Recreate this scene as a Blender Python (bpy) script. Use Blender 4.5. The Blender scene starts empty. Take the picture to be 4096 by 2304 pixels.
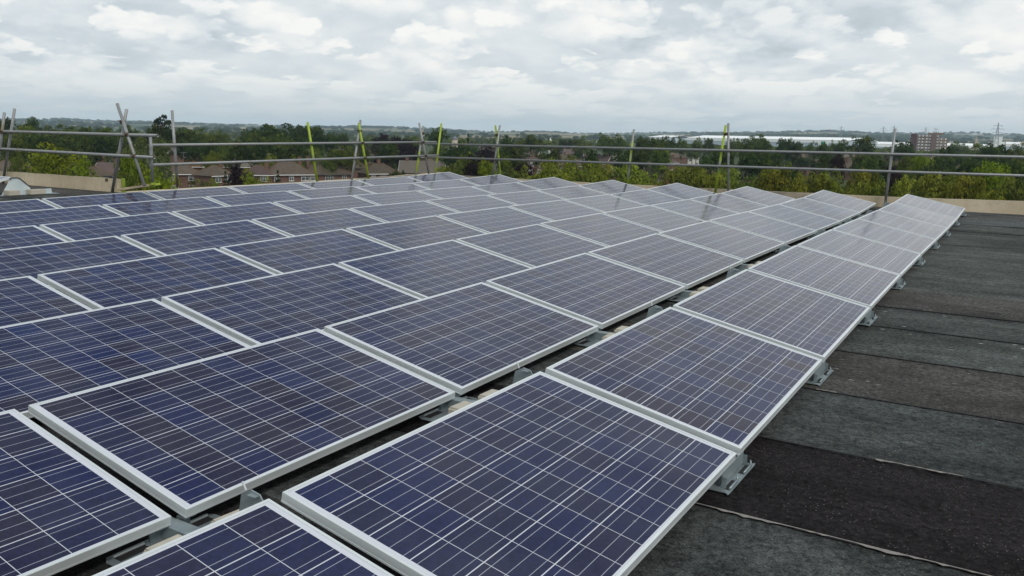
import bpy, bmesh, math, random
import numpy as np
from mathutils import Vector, Matrix

sc = bpy.context.scene
col = sc.collection
R = math.radians

# ------------------------------------------------------------------ camera
CAM = Vector((1.909, -7.132, 0.9955))
FW, RT, UP = Vector((-0.51067, 0.84125, -0.17796)), Vector((0.85286, 0.52175, 0.01888)), Vector((-0.10897, 0.14172, 0.98389))
FW.normalize()
RT = (RT - FW * RT.dot(FW)).normalized()
UP = RT.cross(FW)
FPX = 3374.4
cd = bpy.data.cameras.new('camera')
cam = bpy.data.objects.new('camera', cd)
col.objects.link(cam)
cam.matrix_world = Matrix(((RT.x, UP.x, -FW.x, CAM.x), (RT.y, UP.y, -FW.y, CAM.y), (RT.z, UP.z, -FW.z, CAM.z), (0, 0, 0, 1)))
cd.sensor_width = 36.0
cd.lens = 36.0 * FPX / 4096
cd.clip_start = 0.05
cd.clip_end = 30000
sc.camera = cam
sc.view_settings.view_transform = 'Standard'
sc.view_settings.look = 'None'
sc.view_settings.exposure = 0.2
sc.view_settings.gamma = 1.0
sc.cycles.max_bounces = 8
sc.cycles.volume_bounces = 1
sc.cycles.use_denoising = True

SUN_EL, SUN_AZ = R(46), R(118)          # azimuth measured from +y towards +x


# ------------------------------------------------------------------ node helper
class NT:
    def __init__(s, tree):
        s.t = tree
        s.n = tree.nodes
        s.l = tree.links

    def node(s, typ, **kw):
        n = s.n.new(typ)
        for k, v in kw.items():
            setattr(n, k, v)
        return n

    def put(s, sock, v):
        if v is None:
            return
        if isinstance(v, bpy.types.NodeSocket):
            s.l.new(v, sock)
        else:
            if sock.type in ('RGBA',) and len(v) == 3:
                v = (*v, 1)
            sock.default_value = v

    def m(s, op, a, b=None, c=None, clamp=False):
        n = s.node('ShaderNodeMath', operation=op, use_clamp=clamp)
        s.put(n.inputs[0], a)
        s.put(n.inputs[1], b)
        s.put(n.inputs[2], c)
        return n.outputs[0]

    def vm(s, op, a, b=None, out=0):
        n = s.node('ShaderNodeVectorMath', operation=op)
        s.put(n.inputs[0], a)
        if b is not None:
            s.put(n.inputs[3] if op == 'SCALE' else n.inputs[1], b)
        return n.outputs[out]

    def xyz(s, v):
        n = s.node('ShaderNodeSeparateXYZ')
        s.put(n.inputs[0], v)
        return n.outputs[0], n.outputs[1], n.outputs[2]

    def comb(s, x, y, z):
        n = s.node('ShaderNodeCombineXYZ')
        for i, v in enumerate((x, y, z)):
            s.put(n.inputs[i], v)
        return n.outputs[0]

    def noise(s, v, scale=5.0, detail=4.0, rough=0.5, dist=0.0, out=0):
        n = s.node('ShaderNodeTexNoise')
        s.put(n.inputs['Vector'], v)
        s.put(n.inputs['Scale'], scale)
        s.put(n.inputs['Detail'], detail)
        s.put(n.inputs['Roughness'], rough)
        s.put(n.inputs['Distortion'], dist)
        return n.outputs[out]

    def voro(s, v, scale=5.0, out='Distance', feature='F1'):
        n = s.node('ShaderNodeTexVoronoi', feature=feature)
        s.put(n.inputs['Vector'], v)
        s.put(n.inputs['Scale'], scale)
        return n.outputs[out]

    def mix(s, f, a, b):
        n = s.node('ShaderNodeMix', data_type='RGBA')
        s.put(n.inputs[0], f)
        s.put(n.inputs[6], a)
        s.put(n.inputs[7], b)
        return n.outputs[2]

    def mr(s, v, a, b, c=0.0, d=1.0, smooth=False):
        n = s.node('ShaderNodeMapRange')
        if smooth:
            n.interpolation_type = 'SMOOTHSTEP'
        s.put(n.inputs[0], v)
        for i, k in enumerate((a, b, c, d)):
            s.put(n.inputs[i + 1], k)
        return n.outputs[0]

    def ramp(s, v, stops):
        n = s.node('ShaderNodeValToRGB')
        s.put(n.inputs[0], v)
        e = n.color_ramp.elements
        while len(e) < len(stops):
            e.new(0.5)
        for el, (p, c) in zip(e, stops):
            el.position = p
            el.color = (*c, 1)
        return n.outputs[0]

    def bump(s, h, strength=0.3, dist=0.01):
        n = s.node('ShaderNodeBump')
        s.put(n.inputs['Height'], h)
        s.put(n.inputs['Strength'], strength)
        s.put(n.inputs['Distance'], dist)
        return n.outputs[0]


# ------------------------------------------------------------------ sky
world = bpy.data.worlds.new('World')
sc.world = world
world.use_nodes = True
w = NT(world.node_tree)
for n in list(w.n):
    w.n.remove(n)
d = w.vm('NORMALIZE', w.node('ShaderNodeTexCoord').outputs['Generated'])
dx, dy, dz = w.xyz(d)
h = w.m('MAXIMUM', dz, 0.0)


hl = w.m('SQRT', w.m('ADD', w.m('MULTIPLY', dx, dx), w.m('MULTIPLY', dy, dy)))
hx, hy = w.m('DIVIDE', dx, hl), w.m('DIVIDE', dy, hl)


def cloud_coords(lift, seed):
    e = w.m('ADD', h, lift)
    g = w.m('ADD', 5.2, w.m('DIVIDE', 0.46, w.m('ADD', e, 0.07)))       # clouds shrink and crowd together towards the horizon
    p = w.comb(w.m('MULTIPLY', hx, g), w.m('MULTIPLY', hy, g), w.m('MULTIPLY', w.m('LOGARITHM', w.m('ADD', e, 0.06), 2.718), 2.0))
    return w.vm('ADD', p, (seed, seed * .7, seed * 1.3))


def heap(lift, seed, scale):               # one layer of heaped cloud
    p = cloud_coords(lift, seed)
    q = w.vm('ADD', p, w.vm('SCALE', w.vm('SUBTRACT', w.noise(p, 3.1 * scale, 5.0, 0.6, out=1), (0.5, 0.5, 0.5)), 0.42))
    n = w.noise(q, 1.05 * scale, 2.0, 0.5)
    v = w.voro(q, 1.9 * scale)
    v2 = w.voro(q, 4.6 * scale)
    return w.m('ADD', n, w.m('ADD', w.m('MULTIPLY', w.m('SUBTRACT', 0.40, v), 0.26), w.m('MULTIPLY', w.m('SUBTRACT', 0.40, v2), 0.11)))


pb = cloud_coords(0.0, 3.0)
f0 = w.noise(pb, 1.5, 6.0, 0.58)
lum = w.m('ADD', 0.55, w.m('MULTIPLY', w.m('SUBTRACT', f0, 0.5), 0.5))
for seed, scale, cut, soft, lift, top, basev in ((11.0, 0.55, 0.42, 0.14, 0.036, 0.82, 0.38), (5.3, 0.82, 0.43, 0.11, 0.028, 0.90, 0.43), (8.1, 1.25, 0.455, 0.09, 0.019, 0.95, 0.49)):
    a0 = heap(0.0, seed, scale)
    a1 = heap(lift, seed, scale)
    sh = w.m('ADD', 0.42, w.m('MULTIPLY', w.m('SUBTRACT', a0, a1), 2.5), clamp=True)
    al = w.mr(a0, cut, cut + soft, 0.0, 0.9, True)
    cl = w.m('ADD', basev, w.m('MULTIPLY', sh, top - basev))
    lum = w.m('ADD', w.m('MULTIPLY', lum, w.m('SUBTRACT', 1.0, al)), w.m('MULTIPLY', cl, al))
lum = w.m('ADD', 0.695, w.m('MULTIPLY', w.m('SUBTRACT', lum, 0.665), 1.22))
# seen from below, higher up, the cloud deck is greyer
lum = w.m('SUBTRACT', lum, w.mr(h, 0.30, 0.62, 0.0, 0.17, True))


def spot(v, c, sx, sz, amt):            # a broad cloud base or bright bank in one part of the sky
    c = Vector(c).normalized()
    side = Vector((c.y, -c.x, 0)).normalized()
    a = w.m('DIVIDE', w.vm('DOT_PRODUCT', d, tuple(side), out=1), sx)
    b = w.m('DIVIDE', w.m('SUBTRACT', dz, c.z), sz)
    wob = w.m('MULTIPLY', w.m('SUBTRACT', f0, 0.57), 5.0)
    r2 = w.m('ADD', w.m('ADD', w.m('MULTIPLY', a, a), w.m('MULTIPLY', b, b)), wob)
    front = w.mr(w.vm('DOT_PRODUCT', d, tuple(c), out=1), 0.6, 0.8)
    k = w.m('MULTIPLY', w.mr(r2, 1.3, 0.1, 0.0, 1.0, True), front)
    return w.m('ADD', v, w.m('MULTIPLY', k, amt))


lum = spot(lum, (-0.265, 0.954, 0.150), 0.17, 0.050, -0.20)
lum = spot(lum, (-0.29, 0.953, 0.100), 0.12, 0.018, -0.08)
lum = spot(lum, (-0.846, 0.526, 0.078), 0.14, 0.022, -0.11)
lum = spot(lum, (-0.80, 0.58, 0.112), 0.12, 0.012, -0.08)
lum = spot(lum, (-0.06, 0.99, 0.11), 0.09, 0.05, 0.10)
lum = spot(lum, (-0.377, 0.918, 0.122), 0.08, 0.03, 0.10)

col_c = w.ramp(lum, [(0.05, (0.37, 0.41, 0.445)), (0.43, (0.575, 0.63, 0.67)), (0.60, (0.70, 0.745, 0.765)), (0.74, (0.81, 0.825, 0.82)), (0.95, (0.925, 0.92, 0.885))])
hor = w.mr(h, 0.0, 0.09, 0.75, 0.0, True)
col_c = w.mix(hor, col_c, (0.60, 0.67, 0.71))
nish = w.node('ShaderNodeTexSky', sky_type='NISHITA', sun_disc=False, sun_elevation=SUN_EL, sun_rotation=SUN_AZ)
# the clouds are given in units of the sky texture, which the background then scales by 0.1
cl10 = w.vm('SCALE', col_c, 9.6)
hole = w.vm('DOT_PRODUCT', d, tuple(Vector((-0.78, 0.40, 0.52)).normalized()), out=1)
gap = w.m('ADD', 0.03, w.m('MULTIPLY', w.mr(w.m('ADD', hole, w.m('MULTIPLY', w.m('SUBTRACT', f0, 0.5), 0.5)), 0.87, 1.0, 0.0, 0.85, True), w.mr(h, 0.27, 0.40)))
mixc = w.mix(gap, cl10, nish.outputs[0])
bg = w.node('ShaderNodeBackground')
w.put(bg.inputs[0], mixc)
bg.inputs[1].default_value = 0.1
wo = w.node('ShaderNodeOutputWorld')
w.l.new(bg.outputs[0], wo.inputs[0])

# ------------------------------------------------------------------ sun behind the cloud
sd = bpy.data.lights.new('sun', 'SUN')
sd.energy = 1.5
sd.angle = R(10)
sd.color = (1.0, 0.96, 0.90)
sun = bpy.data.objects.new('sun', sd)
col.objects.link(sun)
sv = Vector((math.sin(SUN_AZ) * math.cos(SUN_EL), math.cos(SUN_AZ) * math.cos(SUN_EL), math.sin(SUN_EL)))
sun.rotation_euler = sv.to_track_quat('Z', 'Y').to_euler()
sun.location = (20, 0, 30)


# ------------------------------------------------------------------ materials
def mat(name):
    m = bpy.data.materials.new(name)
    m.use_nodes = True
    t = NT(m.node_tree)
    return m, t, t.n['Principled BSDF']


def setp(t, b, **kw):
    names = dict(color='Base Color', rough='Roughness', metal='Metallic', normal='Normal', ior='IOR', spec='Specular IOR Level', coat='Coat Weight', coatr='Coat Roughness')
    for k, v in kw.items():
        t.put(b.inputs[names[k]], v)


def pos(t, obj=True):
    return t.node('ShaderNodeTexCoord').outputs['Object'] if obj else t.node('ShaderNodeNewGeometry').outputs['Position']


def rnd(t):
    return t.node('ShaderNodeObjectInfo').outputs['Random']


M = {}


def simple(name, c, rough=0.6, metal=0.0, var=0.12, scale=8.0, bump=0.0):
    m, t, b = mat(name)
    p = pos(t)
    n = t.noise(p, scale, 5, 0.6)
    k = t.mr(n, 0.3, 0.7, 1 - var, 1 + var)
    setp(t, b, color=t.vm('SCALE', c, k), rough=t.mr(n, 0.3, 0.7, max(rough - .08, 0.02), rough + .08), metal=metal)
    if bump:
        setp(t, b, normal=t.bump(n, bump, 0.01))
    M[name] = m
    return m


simple('anodised', (0.66, 0.70, 0.70), 0.42, 0.35, 0.05, 3.0)
simple('galvanised', (0.27, 0.32, 0.335), 0.42, 0.5, 0.14, 14.0, 0.05)
simple('ballast', (0.42, 0.39, 0.32), 0.9, 0, 0.12, 30.0, 0.3)
simple('black_sheet', (0.02, 0.02, 0.022), 0.7)
simple('white_paint', (0.74, 0.74, 0.72), 0.5, 0, 0.06)
simple('dark_gap', (0.012, 0.012, 0.013), 0.8)
simple('grey_clad', (0.42, 0.50, 0.55), 0.5, 0, 0.05, 0.05)
simple('white_clad', (0.88, 0.89, 0.88), 0.5, 0, 0.05, 0.03)
simple('green_clad', (0.02, 0.30, 0.17), 0.5)
simple('pylon_steel', (0.20, 0.22, 0.24), 0.6)
simple('bark', (0.09, 0.07, 0.05), 0.9, 0, 0.3, 6.0)
simple('timber', (0.42, 0.34, 0.22), 0.8, 0, 0.2, 5.0)
simple('lime_paint', (0.27, 0.35, 0.03), 0.55, 0, 0.2, 9.0)
simple('lead_dome', (0.16, 0.17, 0.19), 0.5)
simple('stone', (0.36, 0.32, 0.25), 0.85, 0, 0.15, 1.0)
simple('copper_green', (0.20, 0.34, 0.30), 0.6)
simple('render_wall', (0.62, 0.60, 0.55), 0.8, 0, 0.08, 1.0)
simple('dark_frame', (0.05, 0.05, 0.055), 0.6)


def m_tube():
    m, t, b = mat('scaffold_tube')
    p = pos(t)
    n = t.noise(t.vm('MULTIPLY', p, (9, 9, 9)), 1.0, 5, 0.6)
    c = t.mix(n, (0.17, 0.18, 0.185), (0.33, 0.34, 0.335))
    n2 = t.noise(p, 2.2, 6, 0.65)
    c = t.mix(t.mr(n2, 0.60, 0.68, 0, 0.8), c, (0.19, 0.15, 0.09))
    n3 = t.noise(p, 31.0, 2, 0.5)
    c = t.mix(t.mr(n3, 0.70, 0.74, 0, 0.7), c, (0.6, 0.6, 0.58))
    setp(t, b, color=c, rough=0.5, metal=0.3, normal=t.bump(n, 0.1, 0.002))
    M['tube'] = m
    # tubes partly sprayed lime
    for nm, lo, hi in (('tube_lime', 0.36, 0.42), ('tube_mixed', 0.50, 0.56)):
        m, t, b = mat('scaffold_' + nm)
        p = pos(t)
        n = t.noise(t.vm('MULTIPLY', p, (9, 9, 9)), 1.0, 5, 0.6)
        c = t.mix(n, (0.17, 0.18, 0.17), (0.33, 0.34, 0.31))
        n2 = t.noise(p, 1.7, 5, 0.6)
        lime = t.mix(t.noise(p, 12.0, 4), (0.21, 0.29, 0.02), (0.34, 0.45, 0.03))
        c = t.mix(t.mr(n2, lo, hi), c, lime)
        setp(t, b, color=c, rough=0.55, metal=0.1)
        M[nm] = m


m_tube()
simple('clamp_steel', (0.12, 0.085, 0.055), 0.65, 0.4, 0.4, 30.0)


def m_laminate():
    m, t, b = mat('cell_laminate')
    x, y, z = t.xyz(pos(t))
    r = rnd(t)
    P = 0.1588
    ux = t.m('DIVIDE', t.m('ADD', x, 3 * P), P)
    uy = t.m('DIVIDE', t.m('ADD', y, 5 * P), P)
    ix, iy = t.m('FLOOR', ux), t.m('FLOOR', uy)
    fx, fy = t.m('FRACT', ux), t.m('FRACT', uy)
    ax = t.m('ABSOLUTE', t.m('SUBTRACT', fx, 0.5))
    ay = t.m('ABSOLUTE', t.m('SUBTRACT', fy, 0.5))
    gx = t.m('GREATER_THAN', ax, 0.5 - 0.0019 / P)
    gy = t.m('GREATER_THAN', ay, 0.5 - 0.0013 / P)
    ox = t.m('GREATER_THAN', t.m('ABSOLUTE', x), 3 * P - 0.002)
    oy = t.m('GREATER_THAN', t.m('ABSOLUTE', y), 5 * P - 0.002)
    back = t.m('MAXIMUM', t.m('MAXIMUM', gx, gy), t.m('MAXIMUM', ox, oy))
    f3 = t.m('FRACT', t.m('MULTIPLY', fx, 3.0))
    bus = t.m('LESS_THAN', t.m('ABSOLUTE', t.m('SUBTRACT', f3, 0.5)), 3 * 0.0009 / P)
    wn = t.node('ShaderNodeTexWhiteNoise', noise_dimensions='4D')
    t.put(wn.inputs[0], t.comb(ix, iy, t.m('MULTIPLY', r, 91.0)))
    t.put(wn.inputs[1], t.m('MULTIPLY', r, 37.0))
    cr = wn.outputs[0]
    cell = t.ramp(cr, [(0.0, (0.0070, 0.0148, 0.080)), (0.38, (0.0090, 0.0138, 0.060)), (0.64, (0.0145, 0.0135, 0.039)), (0.88, (0.021, 0.0145, 0.028)), (1.0, (0.0070, 0.018, 0.092))])
    # some whole modules lean to blue, some to brown
    cell = t.mix(t.mr(r, 0.0, 1.0, 0.25, 0.7), cell, t.mix(t.m('FRACT', t.m('MULTIPLY', r, 7.3)), (0.0080, 0.0150, 0.066), (0.0170, 0.0138, 0.035)))
    gr = t.voro(t.vm('MULTIPLY', pos(t), (1.0, 1.0, 1.0)), 95.0, 'Color')
    g1, g2, g3 = t.xyz(gr)
    cell = t.vm('SCALE', cell, t.mr(g1, 0, 1, 0.68, 1.05))
    c = t.mix(bus, cell, (0.38, 0.40, 0.46))
    c = t.mix(back, c, (0.55, 0.57, 0.62))
    dust = t.noise(t.vm('ADD', pos(t), t.comb(t.m('MULTIPLY', r, 50), 0, 0)), 2.3, 6, 0.6)
    c = t.mix(t.mr(dust, 0.35, 0.75, 0.0, 0.06), c, (0.35, 0.36, 0.38))
    sp = t.voro(t.vm('ADD', pos(t), t.comb(0, t.m('MULTIPLY', r, 60), 0)), 2.2)
    c = t.mix(t.mr(sp, 0.022, 0.012, 0.0, 0.22), c, (0.4, 0.42, 0.45))
    setp(t, b, color=c, rough=t.mr(dust, 0.3, 0.7, 0.10, 0.17), ior=1.24, spec=0.5)
    b.inputs['Sheen Weight'].default_value = 0.30      # fine dust on the glass
    b.inputs['Sheen Roughness'].default_value = 0.22
    M['laminate'] = m


m_laminate()


def m_felt():
    m, t, b = mat('mineral_felt')
    p = pos(t, False)
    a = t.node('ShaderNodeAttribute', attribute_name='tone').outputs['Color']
    big = t.noise(t.vm('MULTIPLY', p, (0.45, 1.5, 1)), 1.6, 6, 0.62)
    med = t.noise(p, 6.0, 6, 0.65)
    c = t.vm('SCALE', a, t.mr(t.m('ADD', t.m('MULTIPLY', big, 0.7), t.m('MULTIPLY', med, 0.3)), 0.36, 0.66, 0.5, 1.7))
    fine = t.noise(p, 150.0, 3, 0.7)
    c = t.vm('SCALE', c, t.m('MULTIPLY', t.mr(fine, 0.3, 0.7, 0.5, 1.6), t.mr(t.noise(p, 36.0, 4, 0.8), 0.34, 0.66, 0.35, 1.75)))
    grit = t.voro(p, 52.0)
    gm = t.m('MULTIPLY', t.mr(grit, 0.16, 0.08, 0.0, 1.0), t.mr(t.noise(p, 3.0, 4, 0.6), 0.42, 0.6, 0.08, 0.6))
    c = t.mix(gm, c, (0.26, 0.25, 0.22))
    # lichen flecks on some strips
    lich = t.voro(t.vm('ADD', t.vm('MULTIPLY', p, (1, 1.7, 1)), t.vm('SCALE', t.noise(p, 25.0, 3, 0.6, out=1), 0.06)), 7.5)
    x, y, z = t.xyz(p)
    zone = t.m('MULTIPLY', t.mr(y, -2.6, -1.6), t.mr(y, 1.6, -0.6))
    lm = t.m('MULTIPLY', t.mr(lich, 0.15, 0.09), t.m('MULTIPLY', zone, t.mr(t.noise(p, 2.1, 3, 0.5), 0.44, 0.56)))
    c = t.mix(t.m('MULTIPLY', lm, 0.75), c, (0.34, 0.35, 0.33))
    setp(t, b, color=t.vm('SCALE', c, 1.15), rough=0.92, spec=0.07, normal=t.bump(t.m('ADD', fine, t.m('MULTIPLY', grit, -0.4)), 0.55, 0.004))
    M['felt'] = m


m_felt()


def m_concrete():
    m, t, b = mat('parapet_concrete')
    p = pos(t, False)
    n = t.noise(p, 1.1, 8, 0.65)
    n2 = t.noise(p, 7.0, 6, 0.7)
    c = t.mix(t.mr(n, 0.35, 0.65), (0.50, 0.42, 0.29), (0.64, 0.55, 0.40))
    c = t.mix(t.mr(n2, 0.50, 0.70, 0, 0.45), c, (0.36, 0.30, 0.21))
    x, y, z = t.xyz(p)
    c = t.mix(t.m('MULTIPLY', t.mr(t.noise(t.vm('MULTIPLY', p, (0.25, 0.25, 0.25)), 2.2, 4, 0.6), 0.46, 0.54), t.m('MULTIPLY', t.mr(x, 0.2, -0.8), t.mr(y, 4.0, 6.0))), c, (0.27, 0.235, 0.185))
    setp(t, b, color=c, rough=0.92, spec=0.2, normal=t.bump(n2, 0.3, 0.01))
    M['concrete'] = m


m_concrete()


def m_brick(name, c1, c2):
    m, t, b = mat(name)
    p = pos(t)
    x, y, z = t.xyz(p)
    bt = t.node('ShaderNodeTexBrick')
    t.put(bt.inputs['Vector'], t.comb(t.m('ADD', x, y), z, 0))
    bt.inputs['Scale'].default_value = 1.0
    bt.inputs['Brick Width'].default_value = 0.225
    bt.inputs['Row Height'].default_value = 0.075
    bt.inputs['Mortar Size'].default_value = 0.006
    bt.inputs['Color1'].default_value = (*c1, 1)
    bt.inputs['Color2'].default_value = (*c2, 1)
    bt.inputs['Mortar'].default_value = (0.25, 0.22, 0.19, 1)
    c = t.vm('SCALE', bt.outputs[0], t.mr(t.noise(p, 0.7, 5, 0.6), 0.3, 0.7, 0.75, 1.2))
    setp(t, b, color=c, rough=0.9, spec=0.2)
    M[name] = m


m_brick('brick', (0.095, 0.040, 0.027), (0.125, 0.052, 0.034))
m_brick('red_brick', (0.17, 0.052, 0.032), (0.22, 0.075, 0.045))
m_brick('host_brick', (0.2, 0.12, 0.08), (0.25, 0.15, 0.1))


def m_tiles(name, c1, c2, pitch=0.30):
    m, t, b = mat(name)
    p = pos(t)
    x, y, z = t.xyz(p)
    r = rnd(t)
    rows = t.m('FRACT', t.m('DIVIDE', z, pitch * 0.55))
    line = t.mr(rows, 0.0, 0.3, 0.62, 1.0)
    n = t.noise(p, 1.1, 6, 0.65)
    n2 = t.noise(t.vm('MULTIPLY', p, (5, 5, 9)), 1.0, 3, 0.6)
    c = t.mix(t.mr(n, 0.35, 0.65), c1, c2)
    c = t.mix(t.mr(n2, 0.5, 0.7, 0, 0.35), c, (0.05, 0.04, 0.032))
    c = t.vm('SCALE', c, t.m('MULTIPLY', line, t.mr(r, 0, 1, 0.8, 1.2)))
    setp(t, b, color=c, rough=0.88, spec=0.25, normal=t.bump(rows, 0.5, 0.03))
    M[name] = m


m_tiles('tile_brown', (0.076, 0.060, 0.045), (0.112, 0.089, 0.066))
m_tiles('tile_purple', (0.082, 0.060, 0.055), (0.115, 0.080, 0.072))
m_tiles('tile_grey', (0.115, 0.10, 0.082), (0.15, 0.132, 0.11))
m_tiles('tile_ochre', (0.15, 0.085, 0.04), (0.19, 0.115, 0.055))


def m_glass():
    m, t, b = mat('window_glass')
    p = pos(t)
    c = t.mix(t.mr(t.noise(p, 1.3, 2), 0.42, 0.58), (0.02, 0.025, 0.03), (0.16, 0.17, 0.17))
    setp(t, b, color=c, rough=0.06, ior=1.5)
    M['glass'] = m


m_glass()


def m_leaf(name, a, bb, hi, trans=0.42):
    m, t, b = mat('leaf_' + name)
    at = t.node('ShaderNodeAttribute', attribute_name='tint').outputs['Color']
    u, v, q = t.xyz(at)
    r = rnd(t)
    c = t.mix(u, a, bb)
    c = t.mix(t.m('MULTIPLY', v, t.mr(u, 0.3, 0.9)), c, hi)
    c = t.vm('SCALE', c, t.mr(r, 0, 1, 0.8, 1.2))
    hs = t.node('ShaderNodeHueSaturation')
    t.put(hs.inputs['Hue'], t.mr(t.m('FRACT', t.m('MULTIPLY', r, 13.7)), 0, 1, 0.482, 0.515))
    t.put(hs.inputs['Color'], c)
    c = hs.outputs[0]
    ln = t.node('ShaderNodeAttribute', attribute_name='clump').outputs['Vector']
    vt = t.node('ShaderNodeVectorTransform', vector_type='NORMAL', convert_from='OBJECT', convert_to='WORLD')
    t.put(vt.inputs[0], ln)
    nn = t.vm('NORMALIZE', t.vm('ADD', t.vm('SCALE', t.vm('NORMALIZE', vt.outputs[0]), 1.0), t.vm('SCALE', t.node('ShaderNodeNewGeometry').outputs['Normal'], 0.45)))
    setp(t, b, color=c, rough=0.75, spec=0.08, normal=nn)
    tr = t.node('ShaderNodeBsdfTranslucent')
    t.put(tr.inputs[0], c)
    mx = t.node('ShaderNodeMixShader')
    mx.inputs[0].default_value = trans
    t.l.new(b.outputs[0], mx.inputs[1])
    t.l.new(tr.outputs[0], mx.inputs[2])
    t.l.new(mx.outputs[0], t.n['Material Output'].inputs[0])
    M['leaf_' + name] = m


m_leaf('D', (0.02, 0.04, 0.01), (0.068, 0.105, 0.02), (0.15, 0.19, 0.04))
m_leaf('M', (0.036, 0.064, 0.01), (0.135, 0.175, 0.026), (0.25, 0.29, 0.05))
m_leaf('L', (0.061, 0.094, 0.024), (0.110, 0.154, 0.039), (0.143, 0.187, 0.055))
m_leaf('B', (0.085, 0.125, 0.008), (0.215, 0.275, 0.014), (0.34, 0.4, 0.03))
m_leaf('Y', (0.085, 0.115, 0.012), (0.215, 0.255, 0.026), (0.36, 0.39, 0.07))
m_leaf('O', (0.1, 0.112, 0.011), (0.225, 0.225, 0.022), (0.36, 0.34, 0.045))
m_leaf('C', (0.017, 0.010, 0.012), (0.030, 0.016, 0.018), (0.05, 0.026, 0.026))
m_leaf('S', (0.066, 0.094, 0.024), (0.127, 0.160, 0.044), (0.330, 0.363, 0.264))
m_leaf('K', (0.016, 0.034, 0.012), (0.030, 0.056, 0.018), (0.05, 0.08, 0.02))
m_leaf('P', (0.012, 0.024, 0.012), (0.024, 0.040, 0.017), (0.035, 0.055, 0.02), 0.1)


def m_terrain():
    m, t, b = mat('countryside')
    p = pos(t, False)
    x, y, z = t.xyz(p)
    dist = t.m('SQRT', t.m('ADD', t.m('MULTIPLY', x, x), t.m('MULTIPLY', y, y)))
    warp = t.vm('ADD', t.vm('MULTIPLY', p, (1, 1, 0)), t.vm('SCALE', t.noise(p, 0.0015, 3, out=1), 260.0))
    vn = t.node('ShaderNodeTexVoronoi')
    t.put(vn.inputs['Vector'], warp)
    vn.inputs['Scale'].default_value = 0.0026
    k, k2, k3 = t.xyz(vn.outputs['Color'])
    f = t.ramp(k, [(0.0, (0.24, 0.185, 0.10)), (0.16, (0.28, 0.215, 0.125)), (0.30, (0.06, 0.085, 0.028)), (0.55, (0.095, 0.11, 0.04)), (0.70, (0.045, 0.065, 0.025)), (0.92, (0.20, 0.15, 0.085))])
    n_ramp = f.node
    n_ramp.color_ramp.interpolation = 'CONSTANT'
    f = t.vm('SCALE', f, t.mr(t.noise(p, 0.006, 5, 0.6), 0.3, 0.7, 0.85, 1.15))
    town = t.mix(t.noise(p, 0.05, 5, 0.7), (0.025, 0.04, 0.012), (0.075, 0.085, 0.035))
    c = t.mix(t.mr(dist, 1500, 2200), town, f)
    setp(t, b, color=c, rough=0.95, spec=0.1)
    M['terrain'] = m


m_terrain()

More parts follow.
